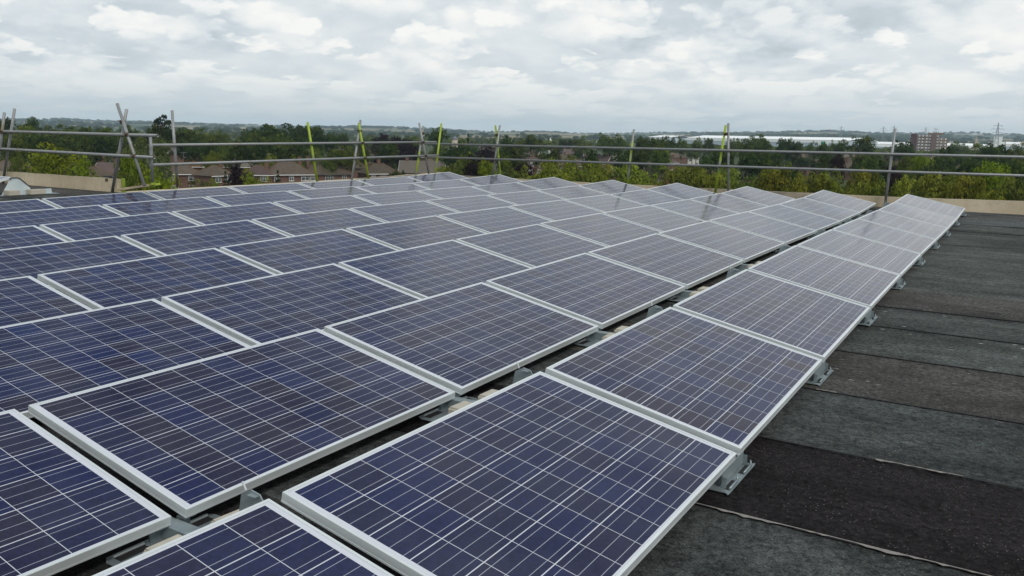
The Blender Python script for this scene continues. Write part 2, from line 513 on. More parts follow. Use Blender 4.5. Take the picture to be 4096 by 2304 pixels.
# trees: x, y, height, crown width, kind; houses: x, y, turn, width, depth, roof type, roof colour, windows
TREES = [
    (-294.8, 150.6, 17.7, 6.3, 'D'), (-291.6, 156.4, 18.2, 5.9, 'D'), (-243.8, 127.1, 15.2, 6.1, 'M'), (-254.0, 137.6, 15.1, 6.1, 'M'), (-312.3, 176.5, 15.4, 7.0, 'L'), (-273.4, 159.9, 15.9, 8.0, 'M'),
    (-283.0, 171.0, 15.3, 5.1, 'D'), (-257.6, 158.8, 15.0, 6.1, 'M'), (-303.1, 191.5, 15.3, 5.5, 'D'), (-231.3, 147.9, 15.1, 6.4, 'M'), (-263.2, 175.7, 16.1, 6.0, 'D'), (-207.4, 106.2, 13.2, 5.2, 'M'),
    (-217.2, 117.3, 13.1, 7.5, 'D'), (-214.5, 122.0, 12.9, 6.6, 'D'), (-200.4, 118.2, 12.7, 5.4, 'D'), (-209.0, 130.7, 13.4, 7.3, 'D'), (-158.1, 79.6, 10.7, 3.3, 'M'), (-124.3, 68.3, 12.6, 7.1, 'B'),
    (-119.5, 62.5, 11.7, 3.3, 'B'), (-117.1, 66.6, 11.1, 2.8, 'B'), (-113.1, 72.7, 14.0, 3.8, 'S'), (-122.4, 83.8, 13.9, 3.9, 'S'), (-90.4, 56.3, 12.0, 2.9, 'B'), (-88.8, 58.5, 10.9, 3.7, 'B'),
    (-102.4, 63.5, 13.0, 2.3, 'S'), (-212.2, 150.7, 19.1, 4.1, 'P'), (-213.0, 149.6, 17.1, 6.8, 'D'), (-79.1, 48.0, 10.7, 2.3, 'M'), (-231.6, 171.6, 15.5, 9.3, 'D'), (-239.6, 184.0, 15.4, 8.5, 'M'),
    (-257.5, 206.4, 14.7, 5.9, 'M'), (-211.7, 173.9, 14.1, 4.5, 'M'), (-198.5, 167.8, 13.3, 5.4, 'M'), (-270.8, 234.0, 16.0, 7.6, 'D'), (-234.9, 211.0, 17.8, 12.5, 'D'), (-206.1, 180.2, 14.4, 5.4, 'M'),
    (-192.8, 174.1, 14.1, 5.6, 'M'), (-220.9, 205.5, 14.4, 6.0, 'M'), (-236.8, 229.3, 17.4, 8.3, 'D'), (-242.8, 243.1, 16.9, 6.9, 'D'), (-196.0, 191.0, 14.2, 6.9, 'D'), (-207.3, 157.2, 12.0, 10.6, 'D'),
    (-193.5, 151.9, 12.1, 6.0, 'D'), (-180.6, 145.6, 11.4, 4.8, 'M'), (-178.4, 148.2, 12.4, 5.8, 'D'), (-175.0, 152.1, 12.6, 5.8, 'D'), (-172.9, 154.4, 12.7, 5.8, 'D'), (-170.3, 157.1, 11.6, 5.8, 'D'),
    (-167.0, 160.5, 11.7, 6.9, 'D'), (-171.6, 134.6, 10.1, 3.6, 'Y'), (-163.1, 144.3, 9.7, 2.4, 'Y'), (-114.8, 93.4, 9.4, 2.9, 'C'), (-102.4, 86.3, 9.2, 3.2, 'B'), (-110.4, 98.3, 8.5, 1.4, 'K'),
    (-163.0, 154.6, 9.1, 1.1, 'B'), (-83.0, 54.7, 10.8, 2.1, 'B'), (-96.7, 71.3, 8.4, 2.0, 'M'), (-95.0, 73.3, 8.4, 1.4, 'B'), (-116.1, 91.8, 8.3, 0.7, 'K'), (-243.0, 242.9, 17.2, 6.3, 'D'),
    (-315.5, 328.5, 15.2, 4.6, 'D'), (-238.2, 247.5, 14.3, 5.8, 'D'), (-282.7, 301.7, 14.8, 6.3, 'D'), (-319.7, 362.6, 13.8, 5.7, 'L'), (-233.1, 270.8, 14.9, 6.4, 'C'), (-192.5, 231.8, 14.1, 6.7, 'C'),
    (-167.7, 197.8, 12.9, 7.1, 'D'), (-131.8, 154.8, 11.4, 8.8, 'C'), (-171.7, 212.5, 13.4, 7.1, 'C'), (-256.9, 323.7, 14.1, 7.1, 'M'), (-223.4, 296.3, 18.0, 8.6, 'D'), (-140.4, 200.8, 15.4, 2.6, 'K'),
    (-134.4, 187.9, 13.2, 5.0, 'D'), (-136.7, 186.3, 11.9, 6.0, 'D'), (-165.4, 162.1, 10.9, 6.9, 'M'), (-152.3, 155.3, 10.9, 6.5, 'M'), (-149.1, 158.3, 11.9, 6.5, 'M'), (-173.2, 193.1, 11.5, 5.6, 'D'),
    (-104.1, 123.2, 8.1, 3.1, 'D'), (-96.7, 128.9, 9.2, 1.4, 'B'), (-90.6, 124.6, 9.9, 2.0, 'M'), (-108.6, 154.7, 11.3, 5.0, 'D'), (-140.4, 200.8, 15.4, 3.0, 'K'), (-93.5, 131.1, 11.9, 3.7, 'M'),
    (-87.0, 118.6, 10.0, 2.1, 'M'), (-113.3, 168.5, 12.7, 5.3, 'C'), (-84.5, 120.4, 11.5, 3.9, 'C'), (-66.8, 98.5, 11.7, 1.8, 'B'), (-108.0, 171.8, 12.6, 7.5, 'D'), (-60.2, 94.4, 12.2, 3.3, 'M'),
    (-65.9, 107.3, 11.0, 2.3, 'C'), (-189.5, 302.5, 15.0, 6.2, 'D'), (-200.2, 328.8, 14.1, 6.6, 'M'), (-179.4, 308.5, 15.6, 8.0, 'D'), (-261.3, 487.2, 13.6, 6.1, 'D'), (-256.3, 489.8, 13.7, 5.7, 'D'),
    (-186.1, 368.4, 15.7, 9.2, 'L'), (-165.1, 347.5, 16.8, 8.6, 'L'), (-159.7, 350.0, 16.6, 8.2, 'L'), (-113.6, 201.0, 12.0, 7.1, 'D'), (-90.7, 181.3, 12.1, 4.6, 'D'), (-101.3, 191.7, 10.7, 2.8, 'M'),
    (-59.7, 102.8, 11.9, 4.6, 'Y'), (-59.6, 110.8, 11.4, 3.7, 'Y'), (-54.7, 108.6, 11.6, 4.6, 'Y'), (-54.8, 113.2, 11.3, 2.8, 'Y'), (-49.4, 111.0, 11.3, 4.6, 'Y'), (-44.8, 121.9, 11.2, 4.9, 'Y'),
    (-37.8, 112.4, 10.5, 4.2, 'Y'), (-42.3, 133.1, 11.1, 4.0, 'Y'), (-33.0, 113.9, 10.2, 3.9, 'M'), (-27.9, 108.1, 11.6, 3.1, 'O'), (-83.4, 184.8, 12.3, 5.3, 'D'), (-79.7, 186.4, 12.4, 4.6, 'D'),
    (-115.9, 277.4, 15.5, 8.5, 'D'), (-101.5, 253.1, 14.7, 4.7, 'M'), (-85.4, 214.3, 13.1, 6.6, 'M'), (-139.4, 358.5, 16.1, 8.5, 'D'), (-143.3, 387.0, 15.9, 6.3, 'L'), (-145.8, 415.8, 15.9, 6.7, 'L'),
    (-144.8, 431.0, 15.8, 5.0, 'D'), (-132.9, 434.8, 16.0, 6.8, 'M'), (-111.5, 397.3, 17.9, 7.5, 'M'), (-107.7, 398.3, 17.6, 6.8, 'L'), (-82.8, 289.0, 15.6, 6.5, 'D'), (-78.3, 290.2, 15.1, 5.0, 'D'),
    (-68.5, 205.5, 12.6, 6.5, 'D'), (-55.6, 194.8, 12.3, 5.7, 'D'), (-52.6, 195.7, 12.7, 5.5, 'D'), (-64.3, 206.9, 12.3, 3.7, 'D'), (-84.8, 346.4, 16.0, 5.9, 'D'), (-105.4, 442.2, 16.4, 5.6, 'L'),
    (-79.9, 347.6, 15.0, 4.4, 'D'), (-74.6, 405.8, 16.2, 6.3, 'D'), (-70.7, 349.6, 14.6, 5.2, 'D'), (-60.3, 379.9, 17.6, 8.9, 'D'), (-39.5, 340.4, 16.0, 7.8, 'D'), (-86.3, 446.4, 15.9, 4.0, 'L'),
    (-95.7, 444.4, 15.0, 3.7, 'L'), (-51.8, 195.9, 11.9, 4.4, 'M'), (-44.4, 183.3, 10.9, 2.7, 'M'), (-50.2, 239.4, 12.2, 2.6, 'K'), (-44.7, 226.3, 12.7, 3.4, 'D'), (-39.2, 213.1, 13.1, 3.0, 'C'),
    (-33.5, 214.1, 12.5, 6.3, 'D'), (-32.4, 228.4, 12.1, 5.2, 'D'), (-28.4, 186.5, 12.0, 4.6, 'D'), (-23.2, 201.4, 12.3, 4.1, 'M'), (-19.0, 159.6, 11.1, 3.3, 'C'), (-15.9, 138.8, 10.4, 3.4, 'C'),
    (-18.9, 138.4, 10.5, 3.2, 'D'), (-63.8, 250.6, 11.8, 6.5, 'D'), (-25.8, 101.4, 11.9, 3.5, 'O'), (-22.8, 99.2, 10.8, 2.7, 'O'), (-34.4, 149.7, 10.4, 3.5, 'D'), (-22.7, 109.3, 11.2, 3.2, 'Y'),
    (-20.0, 109.8, 11.6, 3.6, 'Y'), (-16.9, 110.4, 11.7, 3.1, 'O'), (-14.6, 96.6, 10.7, 2.7, 'Y'), (-12.8, 96.8, 11.0, 2.1, 'Y'), (-10.4, 97.1, 11.5, 2.7, 'Y'), (-7.4, 101.7, 11.9, 3.6, 'Y'),
    (-9.0, 107.1, 11.4, 3.1, 'Y'), (-3.8, 97.7, 11.9, 3.3, 'O'), (-6.6, 111.6, 11.4, 3.2, 'Y'), (-2.5, 125.8, 12.9, 4.1, 'B'), (-4.5, 146.7, 10.3, 3.2, 'D'), (-1.2, 116.0, 11.4, 3.2, 'Y'),
    (0.6, 102.1, 11.6, 2.4, 'M'), (0.1, 146.9, 12.2, 2.8, 'D'), (-17.7, 187.9, 12.8, 4.9, 'B'), (-14.9, 174.1, 11.8, 3.5, 'D'), (-22.5, 201.4, 12.3, 4.5, 'M'), (-16.0, 216.1, 12.5, 5.9, 'D'),
    (-11.1, 188.4, 11.9, 4.1, 'D'), (-9.2, 188.6, 12.4, 4.4, 'D'), (-9.9, 244.6, 12.5, 5.6, 'D'), (-9.9, 300.6, 14.9, 6.4, 'D'), (-7.8, 328.7, 15.6, 6.9, 'D'), (-12.6, 314.5, 15.5, 6.7, 'M'),
    (-21.3, 271.9, 14.4, 4.0, 'D'), (-19.3, 286.1, 14.3, 3.3, 'D'), (-3.4, 328.8, 16.0, 6.1, 'M'), (-38.2, 551.4, 16.9, 7.6, 'L'), (-32.9, 551.8, 15.7, 6.3, 'L'), (-3.8, 258.8, 13.3, 6.2, 'D'),
    (-5.0, 216.8, 13.0, 5.0, 'D'), (-1.4, 90.8, 10.9, 2.4, 'O'), (-0.2, 202.9, 13.0, 4.0, 'M'),
]
HOUSES = [
    (-173.7, 127.1, 58.6, 7.6, 6, 'hip', 't', 1), (-163.5, 128.2, 92.7, 6.8, 6, 'hip', 't', 1), (-197.8, 165.4, 49.2, 9.1, 6.8, 'hip', 'g', 0), (-160.1, 138.8, 43.0, 6.7, 6, 'hip', 'p', 1),
    (-158.2, 146.2, 60.2, 11.1, 8.4, 'hip', 't', 1), (-198.1, 180.1, 46.9, 8.4, 6.3, 'hip', 't', 0), (-206.4, 155.2, 52.1, 6.2, 6, 'hip', 'o', 0), (-153.6, 154.6, 59.9, 11.7, 8.8, 'hip', 't', 1),
    (-147.2, 168.6, 64.3, 9.2, 6.9, 'hip', 't', 1), (-142.0, 181.1, 33.4, 12.2, 9, 'gab', 'g', 1), (-176.0, 189.6, 52.1, 9.2, 6.9, 'hip', 't', 0), (-179.7, 234.5, 36.9, 5.6, 6, 'hip', 't', 0),
    (-168.6, 228.3, 45.9, 6.4, 6, 'hip', 'p', 0), (-195.1, 98.3, 49.8, 10.3, 7.8, 'hip', 't', 0), (-177.9, 106.9, 87.6, 5.3, 6, 'hip', 't', 1), (-185.8, 116.2, 31.7, 5.5, 6, 'gab', 'p', 1),
    (-86.6, 215.8, -6.3, 8.0, 6, 'gab', 't', 1), (-69.6, 241.7, 24.0, 8.8, 6.6, 'hip', 'g', 0), (-81.8, 242.7, 18.5, 6.5, 6, 'hip', 't', 0), (-137.0, 353.2, 31.1, 8.3, 6.3, 'hip', 'p', 0),
    (-164.6, 465.1, 19.4, 6.2, 6, 'hip', 'w', 0), (-184.4, 497.5, 40.3, 6.7, 6, 'gab', 'p', 0), (-114.1, 277.0, 22.2, 6.6, 6, 'gab', 't', 0), (-169.8, 290.4, 45.0, 7.0, 6, 'hip', 'p', 1),
    (-234.1, 400.1, 15.1, 8.3, 6.3, 'gab', 't', 0), (-149.4, 278.4, 27.9, 3.5, 6, 'gab', 't', 1), (-141.4, 274.6, 37.0, 7.2, 6, 'hip', 'p', 1), (-189.3, 354.0, 7.9, 8.3, 6.2, 'hip', 't', 0),
    (-238.1, 457.3, 37.3, 10.5, 7.9, 'gab', 'p', 0), (-165.2, 347.3, 0.2, 6.2, 6, 'gab', 'p', 1), (-101.7, 222.9, 24.2, 4.6, 6, 'hip', 't', 0), (-421.0, 807.4, 32.4, 19.3, 9, 'gab', 'g', 0),
    (-116.6, 519.6, 12.7, 10.4, 7.8, 'gab', 't', 1), (-83.9, 477.2, 30.1, 7.0, 6, 'gab', 't', 1), (-345.3, 1348.5, 34.4, 17.0, 9, 'gab', 't', 1), (-128.7, 929.7, 7.9, 24.2, 9, 'flat', 'g', 0),
    (-16.8, 314.7, -6.7, 7.9, 6, 'hip', 'p', 0), (-22.8, 230.0, 31.0, 3.3, 6, 'hip', 't', 1), (-47.6, 460.7, 6.0, 4.7, 6, 'gab', 'w', 1), (-21.8, 356.9, 18.7, 7.1, 6, 'hip', 't', 0),
    (-30.7, 408.7, 4.5, 2.8, 6, 'gab', 't', 0),
]

# ------------------------------------------------------------------ mesh helpers
class MB:
    def __init__(s):
        s.v, s.f = [], []

    def add(s, vs, fs):
        k = len(s.v)
        s.v += [tuple(v) for v in vs]
        s.f += [tuple(i + k for i in f) for f in fs]
        return s

    def box(s, x0, x1, y0, y1, z0, z1):
        return s.add([(x0, y0, z0), (x1, y0, z0), (x1, y1, z0), (x0, y1, z0), (x0, y0, z1), (x1, y0, z1), (x1, y1, z1), (x0, y1, z1)],
                     [(0, 3, 2, 1), (4, 5, 6, 7), (0, 1, 5, 4), (1, 2, 6, 5), (2, 3, 7, 6), (3, 0, 4, 7)])

    def prism(s, prof, a, b, axis='y'):       # profile of (u, w) pairs swept along an axis
        n = len(prof)
        def P(u, w, t):
            return {'y': (u, t, w), 'x': (t, u, w), 'z': (u, w, t)}[axis]
        vs = [P(u, w, a) for u, w in prof] + [P(u, w, b) for u, w in prof]
        fs = [tuple(range(n))[::-1], tuple(range(n, 2 * n))] + [(i, (i + 1) % n, n + (i + 1) % n, n + i) for i in range(n)]
        return s.add(vs, fs)

    def tube(s, p0, p1, r0, r1=None, n=14, hollow=0.0):
        p0, p1 = Vector(p0), Vector(p1)
        r1 = r0 if r1 is None else r1
        d = (p1 - p0).normalized()
        a = d.orthogonal().normalized()
        b = d.cross(a)
        ring = lambda p, r: [p + (a * math.cos(2 * math.pi * i / n) + b * math.sin(2 * math.pi * i / n)) * r for i in range(n)]
        vs = ring(p0, r0) + ring(p1, r1)
        fs = [(i, (i + 1) % n, n + (i + 1) % n, n + i) for i in range(n)]
        if hollow:
            dep = d * 0.08
            vs += ring(p0, r0 * hollow) + ring(p1, r1 * hollow) + ring(p0 + dep, r0 * hollow) + ring(p1 - dep, r1 * hollow)
            for i in range(n):
                j = (i + 1) % n
                fs += [(i, 2 * n + i, 2 * n + j, j), (n + i, n + j, 3 * n + j, 3 * n + i),
                       (2 * n + i, 4 * n + i, 4 * n + j, 2 * n + j), (3 * n + i, 3 * n + j, 5 * n + j, 5 * n + i)]
            fs += [tuple(range(4 * n, 5 * n)), tuple(range(5 * n, 6 * n))]
        else:
            fs += [tuple(range(n))[::-1], tuple(range(n, 2 * n))]
        return s.add(vs, fs)

    def mesh(s, name, m, smooth=False, bevel=0.0):
        me = bpy.data.meshes.new(name)
        me.from_pydata(s.v, [], s.f)
        bm = bmesh.new()
        bm.from_mesh(me)
        bmesh.ops.recalc_face_normals(bm, faces=bm.faces)
        if bevel:
            bmesh.ops.bevel(bm, geom=bm.edges[:], offset=bevel, segments=2, affect='EDGES', clamp_overlap=True)
        bm.to_mesh(me)
        bm.free()
        me.materials.append(m)
        if smooth:
            for p in me.polygons:
                p.use_smooth = len(p.vertices) <= 4
        return me

    def build(s, name, m, parent=None, smooth=False, bevel=0.0):
        return link(name, s.mesh(name, m, smooth, bevel), parent)


def link(name, data, parent=None):
    o = bpy.data.objects.new(name, data)
    col.objects.link(o)
    if parent is not None:
        o.parent = parent
    return o


def tag(o, label=None, cat=None, group=None, kind=None):
    for k, v in (('label', label), ('category', cat), ('group', group), ('kind', kind)):
        if v:
            o[k] = v
    return o


def empty(name, loc, rz=0.0):
    o = bpy.data.objects.new(name, None)
    col.objects.link(o)
    o.location = loc
    o.rotation_euler = (0, 0, rz)
    o.empty_display_size = 0.2
    return o


def copy_thing(o, parent=None):
    c = o.copy()
    col.objects.link(c)
    if parent is not None:
        c.parent = parent
    for ch in list(o.children):
        copy_thing(ch, c)
    return c


ORD = ['', 'first', 'second', 'third', 'fourth', 'fifth', 'sixth', 'seventh', 'eighth', 'ninth', 'tenth', 'eleventh', 'twelfth', 'thirteenth', 'fourteenth', 'fifteenth', 'sixteenth', 'seventeenth', 'eighteenth', 'nineteenth', 'twentieth']


def nth(i):
    if i < len(ORD):
        return ORD[i]
    return {1: '%dst', 2: '%dnd', 3: '%drd'}.get(i % 10 if i % 100 not in (11, 12, 13) else 0, '%dth') % i


def in_view(p, margin=0.06):
    d = Vector(p) - CAM
    z = d.dot(FW)
    if z < 0.1:
        return False
    u, v = d.dot(RT) / z * FPX / 4096, d.dot(UP) / z * FPX / 2304
    return abs(u) < 0.5 + margin and abs(v) < 0.5 + margin


def photo_x(p):                                 # left-right order as seen from the roof, used to word the labels
    d = Vector(p) - CAM
    return d.dot(RT) / d.dot(FW)


# ------------------------------------------------------------------ the roof
def zp(y):
    y = min(max(y, -9.0), 9.97)
    s = (y - 5) / 8
    return 0.2405 * s ** 3 + 0.1409 * s ** 4


DROP = 0.312
YB, XL, YL = 10.6, -10.85, 1.3                  # back parapet, left parapet, step of the building on the left


def roof_z(x, y):
    main = zp(y) - DROP + (0.09 if y > 9.97 else 0) * 0
    t = min(max((-10.25 - x) / 0.35, 0), 1)
    t = t * t * (3 - 2 * t)
    k = min(max((y - 1.3) / 2.5, 0), 1)
    return main * (1 - t) + t * (-0.035 * (1 - k) + k * main)


host = empty('flat_roof_building', (-3, 4, -14.5))
tag(host, 'flat roofed block with black felt roof and low concrete parapets under the panels', 'building')


def hostpart(mb, name, m, **kw):
    o = mb.build(name, m, None, **kw)
    o.parent = host
    o.matrix_parent_inverse = Matrix.Translation((3, -4, 14.5))
    return o


laps = [-9.3, -8.4, -7.5, -6.68, -5.78, -4.93, -4.065, -3.19, -2.283, -1.333, -0.45, 0.326, 1.25, 2.15, 3.0, 3.9, 4.75, 5.6, 6.42, 7.22, 8.36, 9.3, YB - 0.02]
LAPPED = {0, 1, 2, 3, 4, 5, 6, 7, 8, 9, 10, 11, 19, 20}
tones = [(.014, .014, .0145), (.015, .015, .015), (.014, .014, .0145), (.015, .0155, .015), (.016, .016, .016), (.034, .037, .036), (.0105, .0092, .0098), (.036, .040, .039), (.039, .038, .035), (.042, .047, .044), (.040, .044, .042), (.044, .043, .040)] + [(.044, .048, .045)] * 8 + [(.050, .054, .054), (.048, .049, .048)]  # nearest strips are painted darker as stand-in shade for the gaps between rows
rng = random.Random(11)
roof = MB()
ftone = []
for i in range(len(laps) - 1):
    y0, y1 = laps[i], laps[i + 1]
    xs = [-30, -22, -16, -13.2, -11.6, -11.2, -10.8, -10.6, -10.45, -10.3, -10.1, -8] + [-8 + 0.55 * k for k in range(1, 31)]
    if y0 >= YL - 0.06:
        xs = [v for v in xs if v > XL + 0.01]
        xs = [XL + 0.01] + xs
    lift = 0.0
    ny = 4
    rows = []
    for j in range(ny + 1):
        y = y0 + (y1 - y0) * j / ny
        rows.append([(x, y + (rng.uniform(-.006, .006) if j in (0,) else 0), roof_z(x, y) + (0.005 * (1 - j / ny) if i in LAPPED else 0.0)) for x in xs])
    base = len(roof.v)
    n = len(xs)
    vs = [p for r_ in rows for p in r_]
    fs = [(j * n + k, j * n + k + 1, (j + 1) * n + k + 1, (j + 1) * n + k) for j in range(ny) for k in range(n - 1)]
    # exposed edge of the lap
    vs += [(x, y - 0.0005, z - 0.012) for x, y, z in rows[0]]
    m0 = (ny + 1) * n
    fs += [(m0 + k, m0 + k + 1, k + 1, k) for k in range(n - 1)]
    roof.add(vs, fs)
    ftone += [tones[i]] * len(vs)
deck = hostpart(roof, 'roof_deck', M['felt'])
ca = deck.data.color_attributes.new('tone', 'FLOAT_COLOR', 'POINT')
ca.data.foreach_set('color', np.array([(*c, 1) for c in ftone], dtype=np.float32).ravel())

# bitumen bead in each lap, pale torn selvedge along two of them
torn_mat = simple('torn_felt', (0.20, 0.185, 0.17), 0.9, 0, 0.25, 40.0)
for i, y in enumerate(laps[1:-1]):
    if i + 1 not in LAPPED:
        continue
    x = 0.5
    bead = MB()
    while x < 8.4:
        wdt = 0.002 + 0.006 * rng.random() ** 2
        bead.add([(x, y - wdt - .003, roof_z(x, y) + .0065), (x + .2, y - wdt - .003, roof_z(x, y) + .0065), (x + .2, y + .002, roof_z(x, y) + .0085), (x, y + .002, roof_z(x, y) + .0085)], [(0, 1, 2, 3)])
        x += 0.2
    hostpart(bead, 'bitumen_bead', M['dark_gap'])
for y, x0, x1, wmax in ((-4.065, 0.85, 2.3, 0.022), (-3.19, 1.45, 1.8, 0.018), (-2.283, 1.0, 1.1, 0.008)):
    x = x0
    wv = 0.01
    pale = MB()
    while x < x1:
        w2 = min(max(wv + rng.uniform(-.012, .0115), 0.001), wmax) if rng.random() > .06 else 0.001
        pale.add([(x, y - .004 - wv, roof_z(x, y) + .0095), (x + .022, y - .004 - w2, roof_z(x, y) + .0095), (x + .022, y - .001, roof_z(x, y) + .0105), (x, y - .001, roof_z(x, y) + .0105)], [(0, 1, 2, 3)])
        wv = w2
        x += .022
    hostpart(pale, 'torn_felt_edge', torn_mat)


def coping(pts_top, inner, outer, zb_fn, along):
    """parapet with a slightly uneven top line; pts_top = (coordinate along, z)"""
    mb = MB()
    n = len(pts_top)
    vs, fs = [], []
    for a, z in pts_top:
        P = (lambda o, zz: (a, o, zz)) if along == 'x' else (lambda o, zz: (o, a, zz))
        zb = zb_fn(a)
        vs += [P(inner, zb), P(inner, z), P(outer, z - .01), P(outer, -1.2)]
    for i in range(n - 1):
        for k in range(3):
            fs.append((i * 4 + k, i * 4 + k + 1, i * 4 + 4 + k + 1, i * 4 + 4 + k))
    fs += [(0, 1, 2, 3), tuple(range(4 * n - 4, 4 * n))[::-1]]
    return mb.add(vs, fs)


def wob(a, b, n, zf):
    return [(a + (b - a) * i / n, zf(a + (b - a) * i / n) + rng.uniform(-.004, .004)) for i in range(n + 1)]


bt = lambda x: -0.034 - 0.015 * math.sin((x + 10.5) / 9.5 * math.pi) + max(0, x) * 0.016
back = coping(wob(XL - .25, 8.4, 60, bt), YB, YB + 0.26, lambda x: roof_z(x, YB) - .05, 'x')
hostpart(back, 'parapet_wall', M['concrete'])
side = coping(wob(YL + .26, YB - .004, 36, lambda y: -0.03 + 0.014 * (y - 6.4) if y > 6.4 else -0.03 - 0.004 * (6.4 - y)), XL, XL - 0.26, lambda y: roof_z(XL + .02, y) - .05, 'y')
hostpart(side, 'parapet_wall', M['concrete'])
left = coping(wob(-30, -10.76, 60, lambda x: 0.182 - 0.004 * max(0, -11.5 - x)), YL, YL + 0.13, lambda x: roof_z(x, YL) - .05, 'x')
hostpart(left, 'parapet_wall', M['concrete'])
cap = MB().box(-10.758, -10.74, YL + .075, YL + .135, -0.06, 0.187)
hostpart(cap, 'painted_end_strip', M['lime_paint'])
notch = MB().box(-11.07, -11.0, YL - .004, YL + .06, 0.125, 0.178)
hostpart(notch, 'wall_recess', M['clamp_steel'])
body = MB()
body.box(XL - .2, 8.3, -14, YB + .2, -14.5, -1.1)
body.box(-30, XL - .21, -14, YL + .2, -14.5, -1.1)
body.box(-30, 8.3, -14, -9.31, -1.1, -0.5)
hostpart(body, 'outer_wall', M['host_brick'])

# ------------------------------------------------------------------ solar panels
TILT, PITCH, PER, YE = 0.20795, 1.48248, 1.70478, 9.9708
OFF = [-0.0448, -0.0165, -0.007, 0.0028, -0.0048, 0.010, 0.0264, 0.0339]
PW, PLEN = 0.99, 1.65
T = 0.036
fr = MB()
lip = 0.0115
hx, hy = PW / 2, PLEN / 2


def ring_frame(mb):
    o = [(-hx, -hy), (hx, -hy), (hx, hy), (-hx, hy)]
    i1 = [(-hx + lip, -hy + lip), (hx - lip, -hy + lip), (hx - lip, hy - lip), (-hx + lip, hy - lip)]
    i2 = [(-hx + .028, -hy + .028), (hx - .028, -hy + .028), (hx - .028, hy - .028), (-hx + .028, hy - .028)]
    rings = [[(x, y, -T) for x, y in i2], [(x, y, -T) for x, y in o], [(x, y, -T + .006) for x, y in o], [(x * .9985, y * .999, -T + .0075) for x, y in o],
             [(x * .9985, y * .999, -.0015) for x, y in o], [(x * .997, y * .9985, 0) for x, y in o], [(x, y, 0) for x, y in i1], [(x, y, -.006) for x, y in i1]]
    vs = [p for r_ in rings for p in r_]
    fs = [(k * 4 + j, k * 4 + (j + 1) % 4, k * 4 + 4 + (j + 1) % 4, k * 4 + 4 + j) for k in range(7) for j in range(4)]
    return mb.add(vs, fs)


ring_frame(fr)
frame_me = fr.mesh('frame', M['anodised'])
lam_me = MB().add([(-hx + lip - .001, -hy + lip - .001, -.003), (hx - lip + .001, -hy + lip - .001, -.003), (hx - lip + .001, hy - lip + .001, -.003), (-hx + lip - .001, hy - lip + .001, -.003)], [(0, 1, 2, 3)]).mesh('cell_laminate', M['laminate'])
bk_me = MB().box(-hx + .012, hx - .012, -hy + .012, hy - .012, -.012, -.0045).mesh('back_sheet', M['black_sheet'])
ROWNAME = ['row beside the bare felt', 'second row from the bare felt', 'third row from the bare felt', 'fourth row from the bare felt', 'fifth row from the bare felt', 'fourth row from the back left edge', 'second row from the back left edge', 'farthest left row']
ROWNAME[5] = 'third row from the far left edge'
ROWNAME[6] = 'row next to the farthest left one'


def panel_pose(r, j):
    yf = YE + OFF[r] - j * PER
    yc = yf - PLEN / 2
    slope = (zp(yf) - zp(yf - PLEN)) / PLEN
    zc = (zp(yf) + zp(yf - PLEN)) / 2
    return yc, zc, slope


panels = {}
proto = None
prng = random.Random(5)
for r in range(8):
    for j in range(0, 14):
        yc, zc, slope = panel_pose(r, j)
        xh = -r * PITCH
        X = Vector((math.cos(TILT), 0, -math.sin(TILT)))
        Y = Vector((0, 1, slope)).normalized()
        Z = X.cross(Y).normalized()
        X = Y.cross(Z)
        cpt = Vector((xh, yc, zc)) + X * hx
        corners = [cpt + X * (hx * a) + Y * (hy * b) for a in (-1, 0, 1) for b in (-1, 0, 1)]
        if not any(in_view(c, 0.0 if j > 3 else .02) for c in corners):
            continue
        if proto is None:
            proto = o = empty('solar_panel', (0, 0, 0))
            link('frame', frame_me, o)
            link('cell_laminate', lam_me, o)
            link('back_sheet', bk_me, o)
        else:
            o = copy_thing(proto)
        ja = prng.uniform(-.0018, .0018)
        jb = prng.uniform(-.0025, .0025)
        o.rotation_mode = 'QUATERNION'
        mtx = Matrix(((X.x, Y.x, Z.x), (X.y, Y.y, Z.y), (X.z, Y.z, Z.z)))
        o.rotation_quaternion = mtx.to_quaternion() @ Matrix.Rotation(ja, 3, 'X').to_quaternion() @ Matrix.Rotation(jb, 3, 'Y').to_quaternion()
        o.location = cpt
        pl = 'farthest' if j == 0 else nth(j + 1) + ' from far end'
        tag(o, 'solar panel, %s, %s' % (pl, ROWNAME[r]), 'solar panel', 'solar panels in sloping rows')
        panels[(r, j)] = o

# ------------------------------------------------------------------ consoles and ballast under the rows
# local frame: x across the rows, 0 = high edge of the row in front, z = 0 on the roof
pl_ = MB()
prof_plate = [(-0.60, -0.20), (-0.57, -0.22), (0.10, -0.22), (0.10, 0.22), (-0.57, 0.22), (-0.60, 0.20)]
pl_.prism(prof_plate, 0.004, 0.0075, 'z')
plate_me = pl_.mesh('base_plate', M['galvanised'])
up_ = MB()
up_.prism([(-0.30, 0.008), (-0.17, 0.20), (-0.155, 0.272), (-0.11, 0.297), (-0.07, 0.290), (-0.04, 0.25), (0.06, 0.008)], -0.0025, 0.0025, 'y')
up_.box(-0.108, -0.072, -.020, -.0026, 0.283, 0.287)
upright_me = up_.mesh('upright', M['galvanised'])
ch_ = MB()
ch_.prism([(-.012, 0.008), (-.010, 0.058), (0.050, 0.058), (.052, 0.008), (.049, 0.008), (.047, 0.055), (-.007, 0.055), (-.009, 0.008)], -0.585, -0.20, 'x')
channel_me = ch_.mesh('channel', M['galvanised'])
clip_mes = [MB().prism([(-.575, .008), (-.575, .062), (-.53, .062), (-.53, .058), (-.567, .058), (-.567, .008)], y0, y0 + .05, 'y').mesh('clip', M['galvanised']) for y0 in (-.055, .06)]
